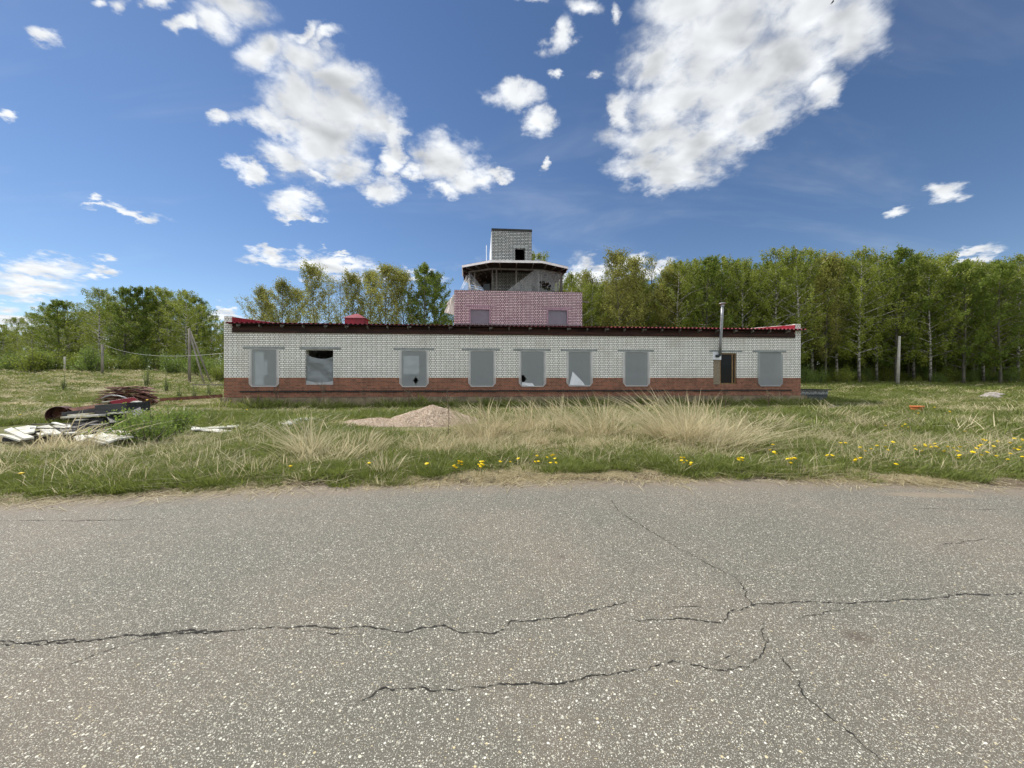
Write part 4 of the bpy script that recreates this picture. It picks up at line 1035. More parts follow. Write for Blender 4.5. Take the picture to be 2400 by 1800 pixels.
def scatter(name, protos, pts, idx, scl, label, tilt=0.15):
    col = bpy.data.collections.new(name+'_kinds')
    for k, me in enumerate(protos):
        col.objects.link(bpy.data.objects.new('%s_blades_%02d' % (name, k), me))
    n = len(pts)
    me = bpy.data.meshes.new(name); me.vertices.add(n); me.vertices.foreach_set('co', np.asarray(pts, np.float32).ravel())
    rg = np.random.default_rng(len(name))
    me.attributes.new('idx', 'INT', 'POINT').data.foreach_set('value', np.asarray(idx, np.int32))
    me.attributes.new('scl', 'FLOAT', 'POINT').data.foreach_set('value', np.asarray(scl, np.float32))
    fl = np.where(np.asarray(idx) == 5, 0.0, 1.0)
    rot = np.stack([rg.normal(size=n)*tilt*fl, rg.normal(size=n)*tilt*fl, rg.normal(size=n)*0.55+np.where(rg.random(n) < 0.35, rg.random(n)*6.28, 0)], 1)
    me.attributes.new('rot', 'FLOAT_VECTOR', 'POINT').data.foreach_set('vector', rot.astype(np.float32).ravel())
    me.update()
    o = link(bpy.data.objects.new(name, me)); tag(o, label, 'grass', kind='stuff')
    ng = bpy.data.node_groups.new(name+'_scatter', 'GeometryNodeTree')
    ng.interface.new_socket('Geometry', in_out='INPUT', socket_type='NodeSocketGeometry'); ng.interface.new_socket('Geometry', in_out='OUTPUT', socket_type='NodeSocketGeometry')
    N_, K_ = ng.nodes, ng.links
    gi = N_.new('NodeGroupInput'); go = N_.new('NodeGroupOutput'); ip = N_.new('GeometryNodeInstanceOnPoints'); ci = N_.new('GeometryNodeCollectionInfo')
    ci.inputs[0].default_value = col; ci.inputs[1].default_value = True; ci.inputs[2].default_value = True
    K_.new(gi.outputs[0], ip.inputs['Points']); K_.new(ci.outputs[0], ip.inputs['Instance']); ip.inputs['Pick Instance'].default_value = True
    def attr(nm, ty):
        a = N_.new('GeometryNodeInputNamedAttribute'); a.data_type = ty; a.inputs[0].default_value = nm; return a.outputs[0]
    K_.new(attr('idx', 'INT'), ip.inputs['Instance Index'])
    K_.new(attr('rot', 'FLOAT_VECTOR'), ip.inputs['Rotation']); K_.new(attr('scl', 'FLOAT'), ip.inputs['Scale'])
    K_.new(ip.outputs[0], go.inputs[0])
    md = o.modifiers.new('scatter', 'NODES'); md.node_group = ng
    return o

GP = [proto('g', [dict(seed=1, n=60, r=0.15, hmin=.03, hmax=.12, lean=0.6, width=.008)], 'green_blade'),
      proto('g', [dict(seed=2, n=60, r=0.18, hmin=.04, hmax=.16, lean=0.8, width=.009)], 'green_blade'),
      proto('g', [dict(seed=3, n=46, r=0.14, hmin=.03, hmax=.09, lean=1.1, width=.014)], 'green_blade'),
      proto('g', [dict(seed=4, n=80, r=0.42, hmin=.05, hmax=.17, lean=0.8, width=.018)], 'green_blade'),
      proto('g', [dict(seed=5, n=100, r=0.9, hmin=.05, hmax=.20, lean=0.8, width=.04)], 'green_blade')]
DPR = [proto('d', [dict(seed=11, n=20, r=0.24, hmin=.05, hmax=.19, lean=1.4, width=.0075, dirx=0.3, flat=0.55)], 'straw_blade'),
       proto('d', [dict(seed=12, n=18, r=0.26, hmin=.12, hmax=.36, lean=1.0, width=.008, dirx=1.0, flat=0.85)], 'straw_blade'),
       proto('d', [dict(seed=13, n=14, r=0.12, hmin=.06, hmax=.20, lean=0.6, width=.008)], 'straw_blade'),
       proto('d', [dict(seed=14, n=46, r=0.45, hmin=.10, hmax=.30, lean=0.9, width=.016, dirx=0.8, flat=0.7)], 'straw_blade'),
       proto('d', [dict(seed=15, n=60, r=0.9, hmin=.08, hmax=.26, lean=0.9, width=.035, dirx=0.6, flat=0.6)], 'straw_blade'),
       proto('d', [dict(seed=16, n=16, r=0.25, hmin=.06, hmax=.18, lean=1.2, width=.008, flat=0.98)], 'straw_blade'),
       proto('d', [dict(seed=17, n=5, r=0.10, hmin=.16, hmax=.38, lean=0.5, width=.009, dirx=-0.25)], 'straw_blade')]

HEAP = on_z(1010, 1000, 0.06); HEAP.y += 0.9; HEAP.x = (1012-1200)/FPX*HEAP.y
def blocked(x, y):
    px, py = x-ORG.x, y-ORG.y; s = px*CT+py*ST; d = -px*ST+py*CT
    bld = (s > SL-0.2) & (s < SR+0.25) & (d > -0.22) & (d < DEP+0.2)
    ann = (s > SR) & (s < SR+1.6) & (d > 0.5) & (d < 2.0)
    hp = ((x-HEAP.x)/1.75)**2+((y-HEAP.y+.45)/1.65)**2 < 1
    hp2 = ((x-HEAP.x+1.9)/1.2)**2+((y-HEAP.y+.3)/0.85)**2 < 1
    bd = (x > -15.5) & (x < -9.0) & (y > 9.0) & (y < 12.2)
    return bld | ann | hp | hp2 | bd
def region(n, y0, y1, rg, power=0.0):
    y = y0+(y1-y0)*rg.random(n)
    x = (rg.random(n)*2-1)*(y*1.36+0.4)
    keep = rg.random(n) < (y/y1)**1.0      # even density over the widening strip
    return x[keep], y[keep]
rg = np.random.default_rng(77)
gp_, gi_, gs_, dp_, di_, ds_ = [], [], [], [], [], []
def strawness(x, y):
    u = 1200+x/y*FPX
    f = fbm(x*0.75, y*1.1, 0.8, 12, 4)
    s = 0.36 + (f-0.5)*2.2 + (fbm(x, y, 2.6, 14, 2)-0.5)*0.9
    s = s - 0.42*sstep(-(y-edge_y(x)), -1.9, -0.8)           # green strip close to the road
    s = s + 0.28*sstep(x, -4, -1)*sstep(-x, -8.5, -5)*sstep(y, 7.0, 8.5)*sstep(-y, -15, -12)    # straw in the middle
    s = s - 0.18*sstep(x, 6.5, 9) + 0.10*sstep(-x, 6, 12)
    s = s + 0.30*np.exp(-((y-(12.2-0.10*(x-9)))/0.9)**2)*sstep(x, 5, 9)          # pale streaks at right
    s = s + 0.22*np.exp(-((y-18.5)/1.8)**2)*sstep(x, 16, 20)
    s = s + 0.12*sstep(y, 24, 32)*sstep(-x, 10, 20)
    return np.clip(s, 0, 1)
for (n, y0, y1, kg, kd, sc) in [(30000, 4.6, 9.5, (0, 1, 2), (0,)*6+(1, 1, 1, 2, 2, 6), 1.0), (26000, 9.5, 17, (0, 1, 3), (0,)*5+(1, 3, 3, 3, 2, 2, 6), 0.95), (15000, 17, 30, (3,), (3,), 0.9), (11000, 30, 52, (4,), (4,), 0.9)]:
    x, y = region(n, y0, y1, rg)
    e = edge_y(x) + (fbm(x, y, 1.6, 2)-0.5)*1.0
    k = (y > e+0.30) & ~blocked(x, y); x, y, e = x[k], y[k], e[k]
    s = strawness(x, y); dry = rg.random(len(x)) < 0.16+s*0.74
    bare = (fbm(x, y, 0.9, 31, 3) > 0.60) & (rg.random(len(x)) < 0.8) & (y < 20)
    trk = (x < -20) & (np.abs(y-20.5+(x+24)*0.12) < 1.4) & (rg.random(len(x)) < 0.8)
    g = ~dry & ~bare & ~trk & (rg.random(len(x)) < np.where(y < 17, 1.0, 0.9)); dmask = dry & ~bare & ~trk
    near = np.clip(0.65+0.6*(y-e)/1.2-0.4*sstep(y, e+1.2, e+3.0), 0.6, 1.0)
    low = 1-0.5*sstep(-x, 6.5, 8)*sstep(y, 7.2, 8.2)*sstep(-y, -11.5, -10.5)-0.5*np.exp(-((x-HEAP.x+.6)/2.6)**2-((y-HEAP.y+1.6)/1.2)**2)
    px_, py_ = x-ORG.x, y-ORG.y; dd_ = -px_*ST+py_*CT; low = low*(1-0.45*sstep(dd_, -4.5, -2.0)*sstep(-y, -27, -24)*(np.abs(x) < 19))
    low = np.clip(low, 0.4, 1)
    z = height(x, y)
    gp_.append(np.stack([x, y, z], 1)[g]); gi_.append(rg.choice(kg, g.sum())); gs_.append(((0.75+0.6*rg.random(len(x)))*sc*near*low)[g])
    dp_.append(np.stack([x, y, z], 1)[dmask]); di_.append(rg.choice(kd, dmask.sum())); ds_.append(((0.7+0.7*rg.random(len(x)))*sc*near*low)[dmask])
n_ = 900; sx_ = SL+(SR-SL)*rg.random(n_); dd2 = -(0.2+1.1*rg.random(n_)**1.4); kk = fbm(sx_, dd2, 0.7, 61, 2)+0.2*rg.random(n_) > 0.50
x = ORG.x+sx_*CT-dd2*ST; y = ORG.y+sx_*ST+dd2*CT; x, y = x[kk], y[kk]; z = height(x, y)
gd = rg.random(len(x)) < 0.45
gp_.append(np.stack([x, y, z], 1)[gd]); gi_.append(rg.choice((1, 3), gd.sum())); gs_.append(1.3+1.2*rg.random(gd.sum()))
dp_.append(np.stack([x, y, z], 1)[~gd]); di_.append(rg.choice((2, 6, 0), (~gd).sum())); ds_.append(1.3+1.3*rg.random((~gd).sum()))
# litter of dry stalks along the road edge
x = (rg.random(3600)*2-1)*8.5; y = edge_y(x)+rg.normal(size=3600)*0.20+0.34; z = np.maximum(height(x, y), 0.0)+0.004
kk = fbm(x, y, 1.3, 71, 2)+0.25*rg.random(3600) > 0.52
dp_.append(np.stack([x, y, z], 1)[kk]); di_.append(np.full(kk.sum(), 5)); ds_.append(0.4+0.7*rg.random(kk.sum()))
scatter('grass', GP, np.concatenate(gp_), np.concatenate(gi_), np.concatenate(gs_), 'short fresh green grass covering the verge and the field')
scatter('dry_grass', DPR, np.concatenate(dp_), np.concatenate(di_), np.concatenate(ds_), 'low straw coloured dead grass lying through the green verge')

def crumbs():
    rg = np.random.default_rng(91); n = 5200
    x = (rg.random(n)*2-1)*8.6; y = edge_y(x)+0.22+rg.normal(size=n)*0.20; sz = 0.004+0.012*rg.random(n)**3
    sz = np.where(rg.random(n) < 0.02, 0.022, sz)
    z = np.maximum(height(x, y), 0.0)
    base_ = np.array([[1,0,-.2],[.3,.9,-.2],[-.8,.5,-.2],[-.7,-.7,-.2],[.4,-.9,-.2],[.1,0,.7]])
    a = rg.random(n)*6.28; ca, sa = np.cos(a), np.sin(a)
    b = base_[None]*(0.7+0.6*rg.random((n, 6, 1)))
    V_ = np.stack([x[:, None]+sz[:, None]*(b[:, :, 0]*ca[:, None]-b[:, :, 1]*sa[:, None]), y[:, None]+sz[:, None]*(b[:, :, 0]*sa[:, None]+b[:, :, 1]*ca[:, None]), z[:, None]+sz[:, None]*b[:, :, 2]], 2).reshape(-1, 3)
    tr_ = (np.arange(n)[:, None, None]*6+np.array([[0,1,5],[1,2,5],[2,3,5],[3,4,5],[4,0,5]])[None]).reshape(-1, 3)
    me = np_mesh('soil_crumbs', V_, np.zeros((0, 4), int), M['crumb'], None, tr_)
    o = link(bpy.data.objects.new('soil_crumbs', me)); tag(o, 'crumbs of soil and grit strewn along the broken road edge', 'soil', kind='stuff')
crumbs()
# tall straw tussocks: each a thing of its own
def tussock(u, v, r, h, n, lean, seed, label, Yd=None, plume=1.6, spread=0.75, m_='straw_blade', wd=.011):
    p = ground_hit(u, v) if Yd is None else Vector(((u-1200)/FPX*Yd, Yd, hz((u-1200)/FPX*Yd, Yd)))
    v1, q1, t1 = blades(seed, n, r, h*0.45, h*0.8, spread, wd, dirx=lean*0.6)
    v2, q2, t2 = blades(seed+1, n//6, r*0.9, h*0.8, h*1.2, spread*0.35, wd*0.9, dirx=lean, curve=0.75, plume=plume)
    v3, q3, t3 = blades(seed+2, n//2, r*1.35, h*0.25, h*0.6, spread*1.8, wd, dirx=0.5, flat=0.35)
    me = np_mesh('dry_grass_tussock', np.concatenate([v1, v2, v3]), np.concatenate([q1, q2+len(v1), q3+len(v1)+len(v2)]), M[m_], np.concatenate([t1, t2*0.7, t3]))
    o = link(bpy.data.objects.new('dry_grass_tussock', me)); o.location = p; tag(o, label, 'dry grass', 'tall straw tussocks on the verge'); return o
T = [(1130,1030,.55,.95,900,-.25,'wide straw tussock just right of the gravel heap'),
     (1215,1020,.60,.85,800,-.25,'straw tussock below the window with a torn dark corner'),
     (1300,1010,.60,.95,750,-.35,'ragged straw tussock in front of the window with a white torn flap'),
     (1390,1020,.62,1.0,950,-.40,'tall feathery straw tussock right of the middle of the verge'),
     (1455,1000,.45,.80,450,-.30,'thin straw tussock at the right end of the middle clump'),
     (1590,1035,.50,1.15,1300,-.42,'tallest bushy straw tussock with plumes blown to the left'),
     (1640,1020,.60,1.0,800,-.35,'straw tussock close behind the right side of the tallest one'),
     (1690,1050,.50,.75,650,1.0,'flattened straw tussock whose stalks lie over to the right'),
     (1780,1010,.60,.60,520,.3,'low straw tussock in front of the framed window'),
     (720,1070,.22,.75,420,-.35,'slim pale tussock in front of the white sheet on the ground'),
     (770,1085,.50,.42,420,.3,'low spreading tussock left of the gravel heap'),
     (850,1062,.45,.45,380,.2,'curly tussock at the left foot of the gravel heap'),
     (1010,1060,.40,.45,320,.2,'short tussock in front of the gravel heap'),
     (1960,985,.60,.45,520,.6,'low tussock in front of the cellar entrance'),
     (2030,1000,.60,.40,520,1.0,'flattened tussock to the right of the cellar entrance'),
     (180,1055,.35,.80,260,.7,'pale stalks bending over the white boards'),
     (130,1065,.45,.5,260,.7,'low pale tussock in front of the white boards'),
     (905,1110,.20,.35,150,.1,'small pale tussock near the road below the gravel heap')]
for i, (u, v, r, h, n, ln, lb) in enumerate(T): tussock(u, v, r, h, int(n*0.38), ln, 300+i*5, lb)
# dry weeds standing against the wall
def weed(u, h, label, Yd=None, seed=0):
    rd_ = random.Random(seed); Yd = Yd or 19.3; x = (u-1200)/FPX*Yd; mb = MB()
    def br(p, d, l, r, dep):
        e = p+d*l; mb.tube([p, p.lerp(e, .5)+Vector((rd_.uniform(-.02, .02), 0, 0)), e], [r, r*.8, r*.5], 3, cap=False)
        if dep == 0: return
        for _ in range(4):
            s = p.lerp(e, rd_.uniform(.35, 1)); br(s, (d+Vector((rd_.uniform(-.9, .9), rd_.uniform(-.9, .9), rd_.uniform(0, .3)))).normalized(), l*.5, r*.65, dep-1)
    br(Vector((0, 0, 0)), Vector((rd_.uniform(-.1, .1), 0, 1)).normalized(), h*.62, 0.018, 3)
    o = mb.build('dry_weed', M['weed_stem'], None, loc=(x, Yd, hz(x, Yd))); tag(o, label, 'weed', 'dry weeds along the wall')
for i, (u, h, lb) in enumerate([(645,1.35,'tall branching dry weed under the leftmost window'),(760,1.5,'pale branching dry weed below the half open window'),(855,1.0,'small dry weed between the second and third windows'),(960,1.1,'dark dry weed under the third window'),
    (1560,1.0,'dry weed below the seventh window'),(1700,.9,'thin dry weed under the framed window'),(1800,.9,'thin dry weed under the rightmost window')]): weed(u, h, lb, None, i)
for i, (u, v, h, lb) in enumerate([(1050,1040,1.25,'single upright dry stalk in front of the gravel heap'),(1016,985,.6,'short dry stalk standing on the back of the gravel heap'),(1508,990,.9,'pair of thin stalks between the big tussocks')]):
    p = ground_hit(u, v); q = MB(); q.tube([(0,0,0),(0.02,0,h*.5),(-.01,0,h*.85),(-.015,0,h)], [.008,.007,.013,.004], 5); o = q.build('dry_stalk', M['weed_stem'], None, loc=p); tag(o, lb, 'stalk')

# dandelions
dm = MB(); hd = []
for k in range(2):
    pass
n = 14
vs = [(0, 0, 0.012)] + [(0.024*math.cos(2*math.pi*i/n)*(1 if i % 2 else .86), 0.024*math.sin(2*math.pi*i/n)*(1 if i % 2 else .86), 0.004) for i in range(n)] + [(0, 0, -0.012)]
dm.add(vs, [(0, 1+i, 1+(i+1) % n) for i in range(n)] + [(n+1, 1+(i+1) % n, 1+i) for i in range(n)])
dm.cur = 1; dm.tube([(0, 0, -0.17), (0.004, 0, -0.09), (0, 0, -0.008)], 0.0022, 4)
dmesh = bpy.data.meshes.new('dandelion'); dmesh.from_pydata(dm.v, [], dm.f); dmesh.materials.append(M['dandelion']); dmesh.materials.append(M['green_blade']); dmesh.polygons.foreach_set('material_index', dm.m); dmesh.update()
def z1(pts, ox, oy, s): return [(ox+x/s, oy+y/s) for x, y in pts]
right = z1([(353,595),(330,620),(360,650),(372,660),(460,713),(490,708),(488,722),(523,695),(512,712),(485,750),(100,714),(128,708),(855,572),(890,576),(998,617),(1035,640),(1080,609),(1123,590),(1187,590),(1242,570),(755,690),(792,682),(968,695),(1000,702),(958,722),(962,727),
  (1265,760),(1403,588),(1410,622),(1478,575),(1482,600),(1517,577),(1551,573),(1525,613),(1560,607),(1575,604),(1455,632),(1620,632),(1648,600),(1693,600),(1737,600),(1720,650),(1733,680),(1728,688),(1860,616),(1830,645),(1838,650),(1845,640),(1895,588),(1880,590),(1900,660),(1942,650),
  (1988,595),(2020,550),(2008,680),(2110,576),(2138,523),(2140,540),(2196,525),(2140,605),(2183,600),(2170,628),(2112,655),(2093,700),(1775,470),(1186,424),(1332,420),(1310,437),(1355,437),(1550,284),(1660,320),(1665,326),(1430,335),(1910,545),(1930,542),(1957,548),(2200,680),(2205,547),(1206,622)], 1700, 880, 3.16)
mid = z1([(80,735),(100,740),(45,775),(62,775),(258,733),(245,742),(250,752),(262,756),(240,762),(228,750),(660,692),(645,715),(670,720),(735,685),(765,680),(780,683),(792,697),(800,723),(760,745),(1725,693),(1748,697),(1730,725),(1745,728),(1768,712),(1800,730),(1795,745),(2152,714),(2180,708),(520,715),(462,720),(388,733)], 1050, 880, 3.16)
leftd = z1([(667,913),(1347,875),(1850,872),(1842,874),(2120,855),(2145,865),(2080,903),(2100,902),(148,268),(290,355)], 500, 880, 3.687) + [(50,1166), (345,952), (47,990), (425,950)]
for lst, lb, gr in ((right, 'yellow dandelion in the broad patch on the right part of the verge', 'dandelions on the right part of the verge'),
                    (mid, 'yellow dandelion in the small bunches along the middle of the verge', 'dandelions along the middle of the verge'),
                    (leftd, 'lone yellow dandelion in the grass on the left part of the verge', 'scattered dandelions on the left part of the verge')):
    for (u, v) in lst:
        p = ground_hit(u, v+6.5 if v > 1020 else v+3)
        o = link(bpy.data.objects.new('dandelion', dmesh)); s = random.uniform(1.0, 1.35)*(1+0.05*max(0, p.y-8)); o.location = p+Vector((0, 0, 0.165*s+0.03)); o.scale = (s, s, s); o.rotation_euler = (random.uniform(-.1, .5), random.uniform(-.3, .3), random.uniform(0, 6))
        tag(o, lb, 'dandelion', gr)

# ------------------------------------------------------------------ gravel heap
gh = MB(); NR, NA = 26, 72
def heap_z(x, y):
    r = math.hypot(x/1.75, y/1.15); r2 = math.hypot((x+1.9)/1.5, (y+.15)/0.8)
    return max(0, 0.56*max(0, 1-r)**0.9, 0.22*max(0, 1-r2)**0.9)*(0.93+0.2*float(fbm(x, y, 2.4, 40)))+0.05*float(fbm(x, y, 5, 41))*(1 if min(r, r2) < 1 else 0)
vs = []; fs_ = []; NXg, NYg = 110, 60
for j in range(NYg+1):
    for i in range(NXg+1):
        x = -3.5+5.5*i/NXg; y = -1.35+2.7*j/NYg
        r = min(math.hypot(x/1.75, y/1.15), math.hypot((x+1.9)/1.5, (y+.15)/0.8))
        vs.append((x, y, hz(x+HEAP.x, y+HEAP.y)-HEAP.z+heap_z(x, y)-(0.03 if r < 1 else 0.12)))
for j in range(NYg):
    for i in range(NXg): a = j*(NXg+1)+i; fs_.append((a, a+1, a+NXg+2, a+NXg+1))
gh.add(vs, fs_); hp = empty('gravel_heap', HEAP, 0, 'pinkish gravel heap on the verge in front of the building', 'gravel heap')
gh.build('mound', M['gravel'], hp, True)
st = MB(); rg2 = random.Random(4)
for k in range(9000):
    if k % 3: a = rg2.uniform(0, 6.28); r = math.sqrt(rg2.random())*1.02; x = 1.75*r*math.cos(a); y = 1.15*r*math.sin(a)
    else: a = rg2.uniform(0, 6.28); r = math.sqrt(rg2.random())*1.1; x = -1.9+1.5*r*math.cos(a); y = -.15+.8*r*math.sin(a)
    z = hz(x+HEAP.x, y+HEAP.y)-HEAP.z+heap_z(x, y)-0.025; s = rg2.uniform(.009, .026)
    p = [Vector((x, y, z))+Vector([rg2.uniform(-s, s) for _ in range(3)]) for _ in range(2)]
    o1 = Vector((x, y, z)); e = [o1+Vector((s, 0, rg2.uniform(-.3, .3)*s)), o1+Vector((0, s*rg2.uniform(.6, 1), 0)), o1+Vector((-s*rg2.uniform(.6, 1), 0, 0)), o1+Vector((0, -s, 0)), o1+Vector((0, 0, s*rg2.uniform(.5, .9)))]
    st.add(e, [(0, 1, 4), (1, 2, 4), (2, 3, 4), (3, 0, 4)])
o = st.build('loose_stones', M['gravel_stone'], hp); o['kind'] = 'stuff'

# ------------------------------------------------------------------ debris
def slab(pts, z, th_, nm, m_, label, cat, group=None, tiltz=None, zup=0.0):
    z += zup; P3 = [on_z(u, v, z) for u, v in pts]
    if tiltz: 
        for p, dz_ in zip(P3, tiltz): p.z += dz_
    c = sum(P3, Vector())/len(P3); n = len(P3); q = MB(); lo = [p-c-Vector((0, 0, th_)) for p in P3]; hi = [p-c for p in P3]
    q.add(hi+lo, [tuple(range(n)), tuple(range(2*n-1, n-1, -1))]+[(i, n+i, n+(i+1) % n, (i+1) % n) for i in range(n)])
    bmx = q.build(nm, m_, None, loc=c); tag(bmx, label, cat, group); return bmx
def zz(pts): return [(x/6.506, 940+y/6.506) for x, y in pts]
WBn = [([(60,428),(175,415),(522,548),(372,566)], 'long clean white board at the left end of the board pile', .22),
 ([(-40,492),(110,505),(368,578),(300,602)], 'narrow white board lowest at the left end of the board pile', .16),
 ([(225,418),(430,374),(556,384),(522,482),(380,484)], 'wide yellowed panel lying on the left white boards', .25),
 ([(560,382),(742,360),(948,486),(800,500)], 'whitewashed board right of the yellowed panel', .20),
 ([(540,482),(620,468),(712,512),(600,532)], 'short cracked white board in front of the yellowed panel', .16),
 ([(600,440),(700,420),(800,500),(690,510)], 'dirty white board between the yellowed panel and the stalks', .18),
 ([(800,372),(1072,366),(1090,425),(925,436)], 'whitewashed board under the maroon drum', .18),
 ([(900,440),(1060,430),(1180,470),(1000,492)], 'grey white board in the middle of the board pile', .15),
 ([(1290,540),(1560,492),(1804,590),(1650,606)], 'flaking whitewashed board in the right half of the pile', .17),
 ([(1560,488),(1865,500),(2036,546),(1842,580)], 'broad white board at the right end of the pile', .20),
 ([(1300,572),(1500,598),(1674,626),(1560,648)], 'narrow whitewashed board nearest the road', .12),
 ([(1700,468),(1822,450),(2004,490),(1950,522)], 'white board furthest back at the right end of the pile', .22),
 ([(1130,540),(1260,520),(1330,580),(1180,600)], 'small white board half buried in dry stalks', .12),
 ([(-60,700),(220,704),(270,718),(-60,722)], 'long pale plank lying alone in the grass at the left edge', .06)]
for pts, lb, z in WBn: slab(zz(pts), z, .035, 'white_board', M['white_board'], lb, 'board', 'white boards on the debris pile', [random.uniform(-.02, .03) for _ in pts], zup=0.10 if z > .07 else 0)
for i, (a, b) in enumerate([((60,585),(1000,540)), ((1200,620),(1950,580)), ((300,500),(1100,450)), ((1100,500),(1900,500))]):
    p, q_ = on_z(*zz([a])[0], .16), on_z(*zz([b])[0], .16); m_ = MB(); m_.bar(Vector((0, 0, 0)), q_-p, .12, .10); o = m_.build('bearer', M['black_wood'], None, loc=p)
    tag(o, ['dark bearer under the left end of the white boards', 'dark bearer under the right end of the white boards', 'dark bearer at the back of the left white boards', 'dark bearer at the back of the right white boards'][i], 'timber')
# steel drum lying open
Yd = 12.3; c = Vector(((135-1200)/FPX*Yd, Yd, hz(-14.5, Yd)))
dr = empty('steel_drum', c, math.radians(28), 'maroon rusty steel drum lying open at the left of the dark debris', 'drum'); dr.scale = (1, .5, 1)
q = MB(); R_ = .27; n = 28; rings_ = [(-.02, R_), (0, R_+.012), (.02, R_), (.28, R_), (.30, R_+.01), (.32, R_), (.60, R_), (.62, R_+.01), (.64, R_), (.88, R_)]
vs = [(R_*0+r*math.cos(2*math.pi*k/n), y, R_+r*math.sin(2*math.pi*k/n)) for y, r in rings_ for k in range(n)]
fs_ = [(i*n+k, i*n+(k+1) % n, (i+1)*n+(k+1) % n, (i+1)*n+k) for i in range(len(rings_)-1) for k in range(n)]
q.add(vs, fs_); o = q.build('shell', M['maroon'], dr, True); md = o.modifiers.new('s', 'SOLIDIFY'); md.thickness = .008
q = MB(); q.add([(R_*.98*math.cos(2*math.pi*k/n), .80, R_+R_*.98*math.sin(2*math.pi*k/n)) for k in range(n)], [tuple(range(n))]); q.build('bottom', M['rust'], dr)
# bent rusty sheet
def strip(name, m_, pts, Yd, depth, label, cat, th_=.01, group=None):
    P3 = [at(u, v, Yd) for u, v in pts]; c = P3[0].copy(); q = MB(); n = len(P3)
    q.add([p-c for p in P3]+[p-c+Vector((depth*.15, depth, depth*.1)) for p in P3], [(i, i+1, n+i+1, n+i) for i in range(n-1)])
    o = q.build(name, m_, None, loc=c); md = o.modifiers.new('s', 'SOLIDIFY'); md.thickness = th_; tag(o, label, cat, group); return o
strip('rusty_sheet', M['rust'], zz([(900,190),(960,150),(1040,110),(1110,150),(1130,215),(1060,235)]), 12.4, .9, 'bent rusty metal sheet propped behind the drum', 'metal sheet')
strip('rusty_sheet', M['rust'], zz([(1080,120),(1130,140),(1180,165),(1225,172)]), 12.6, .3, 'narrow rusty sheet pointing up behind the drum', 'metal sheet', .02)
BK = [((1090,195),(1650,130),.16,12.3,'black_wood','long black board along the back of the dark pile'),((1650,120),(2110,85),.34,12.2,'black_wood','thick black wrapped beam on top of the dark pile'),
      ((1080,240),(1650,205),.07,11.9,'white_board','pale plank across the front of the dark pile'),((1180,215),(1500,190),.10,12.1,'white_board','short pale plank behind the front one'),
      ((1280,280),(1370,275),.05,11.8,'white_board','stub of a pale plank under the dark pile'),((1250,300),(1720,290),.20,12.0,'black_wood','black board in the middle of the dark pile'),
      ((1200,350),(1720,360),.16,11.9,'black_wood','black board near the bottom of the dark pile'),((1500,425),(1730,430),.42,11.6,'black_wood','square black block at the bottom of the dark pile'),
      ((1780,180),(2090,160),.06,11.9,'white_board','pale plank under the black wrapped beam'),((1330,390),(1530,345),.05,11.7,'white_board','thin pale lath near the bottom of the dark pile'),
      ((1000,395),(1500,385),.08,11.6,'black_wood','thin black board just above the white boards')]
for a, b, wd, Yd, m_, lb in BK:
    p, q_ = at(*zz([a])[0], Yd), at(*zz([b])[0], Yd-.1); mm = MB(); mm.obox((q_-p)/2, (q_-p)/2, Vector((0, .28 if wd < .3 else .4, 0)), Vector((0, 0, wd*.42)))
    o = bevel(mm.build('board', M[m_], None, loc=p), .006); tag(o, lb, 'board', 'boards of the dark debris pile')
for a, b, lb in [((1660,160),(1760,330),'black board leaning left of the big leaf bush'),((1800,200),(1890,390),'black board leaning against the dark pile behind the bush'),((2060,90),(2120,260),'black board leaning at the right end of the dark pile')]:
    p, q_ = at(*zz([a])[0], 12.0), at(*zz([b])[0], 11.4); mm = MB(); mm.bar(Vector((0, 0, 0)), q_-p, .22, .03); o = mm.build('leaning_board_or_shadow', M['black_wood'], None, loc=p); tag(o, lb, 'board', 'boards of the dark debris pile')
mm = MB(); p = at(*zz([(1585,470)])[0], 11.2); s_ = 11.2/FPX/6.506
mm.tube([(0, 0, 0), (.01, 0, 75*s_), (30*s_, 0, 92*s_), (70*s_, 0, 88*s_), (80*s_, 0, 0)], .010, 5); o = mm.build('bent_rod', M['pole_wood'], None, loc=p); tag(o, 'small bent pale rod forming a hoop in front of the dark pile', 'rod')
for i in range(12):
    zx, zy = random.uniform(250, 1750), random.uniform(330, 560)
    p = on_z(*zz([(zx, zy)])[0], .22+.10*(zy < 430)); a = random.uniform(0, 3.14); l_ = random.uniform(.25, .55); mm = MB()
    mm.bar(Vector((-l_*math.cos(a), -l_*math.sin(a), random.uniform(-.06, .06))), Vector((l_*math.cos(a), l_*math.sin(a), random.uniform(-.06, .10))), random.uniform(.04, .10), .025)
    o = mm.build('slat', M[random.choice(['black_wood', 'grey_wood', 'white_board', 'grey_wood'])], None, loc=p); tag(o, 'narrow broken slat scattered among the boards of the debris pile', 'slat', 'broken slats on the debris pile')
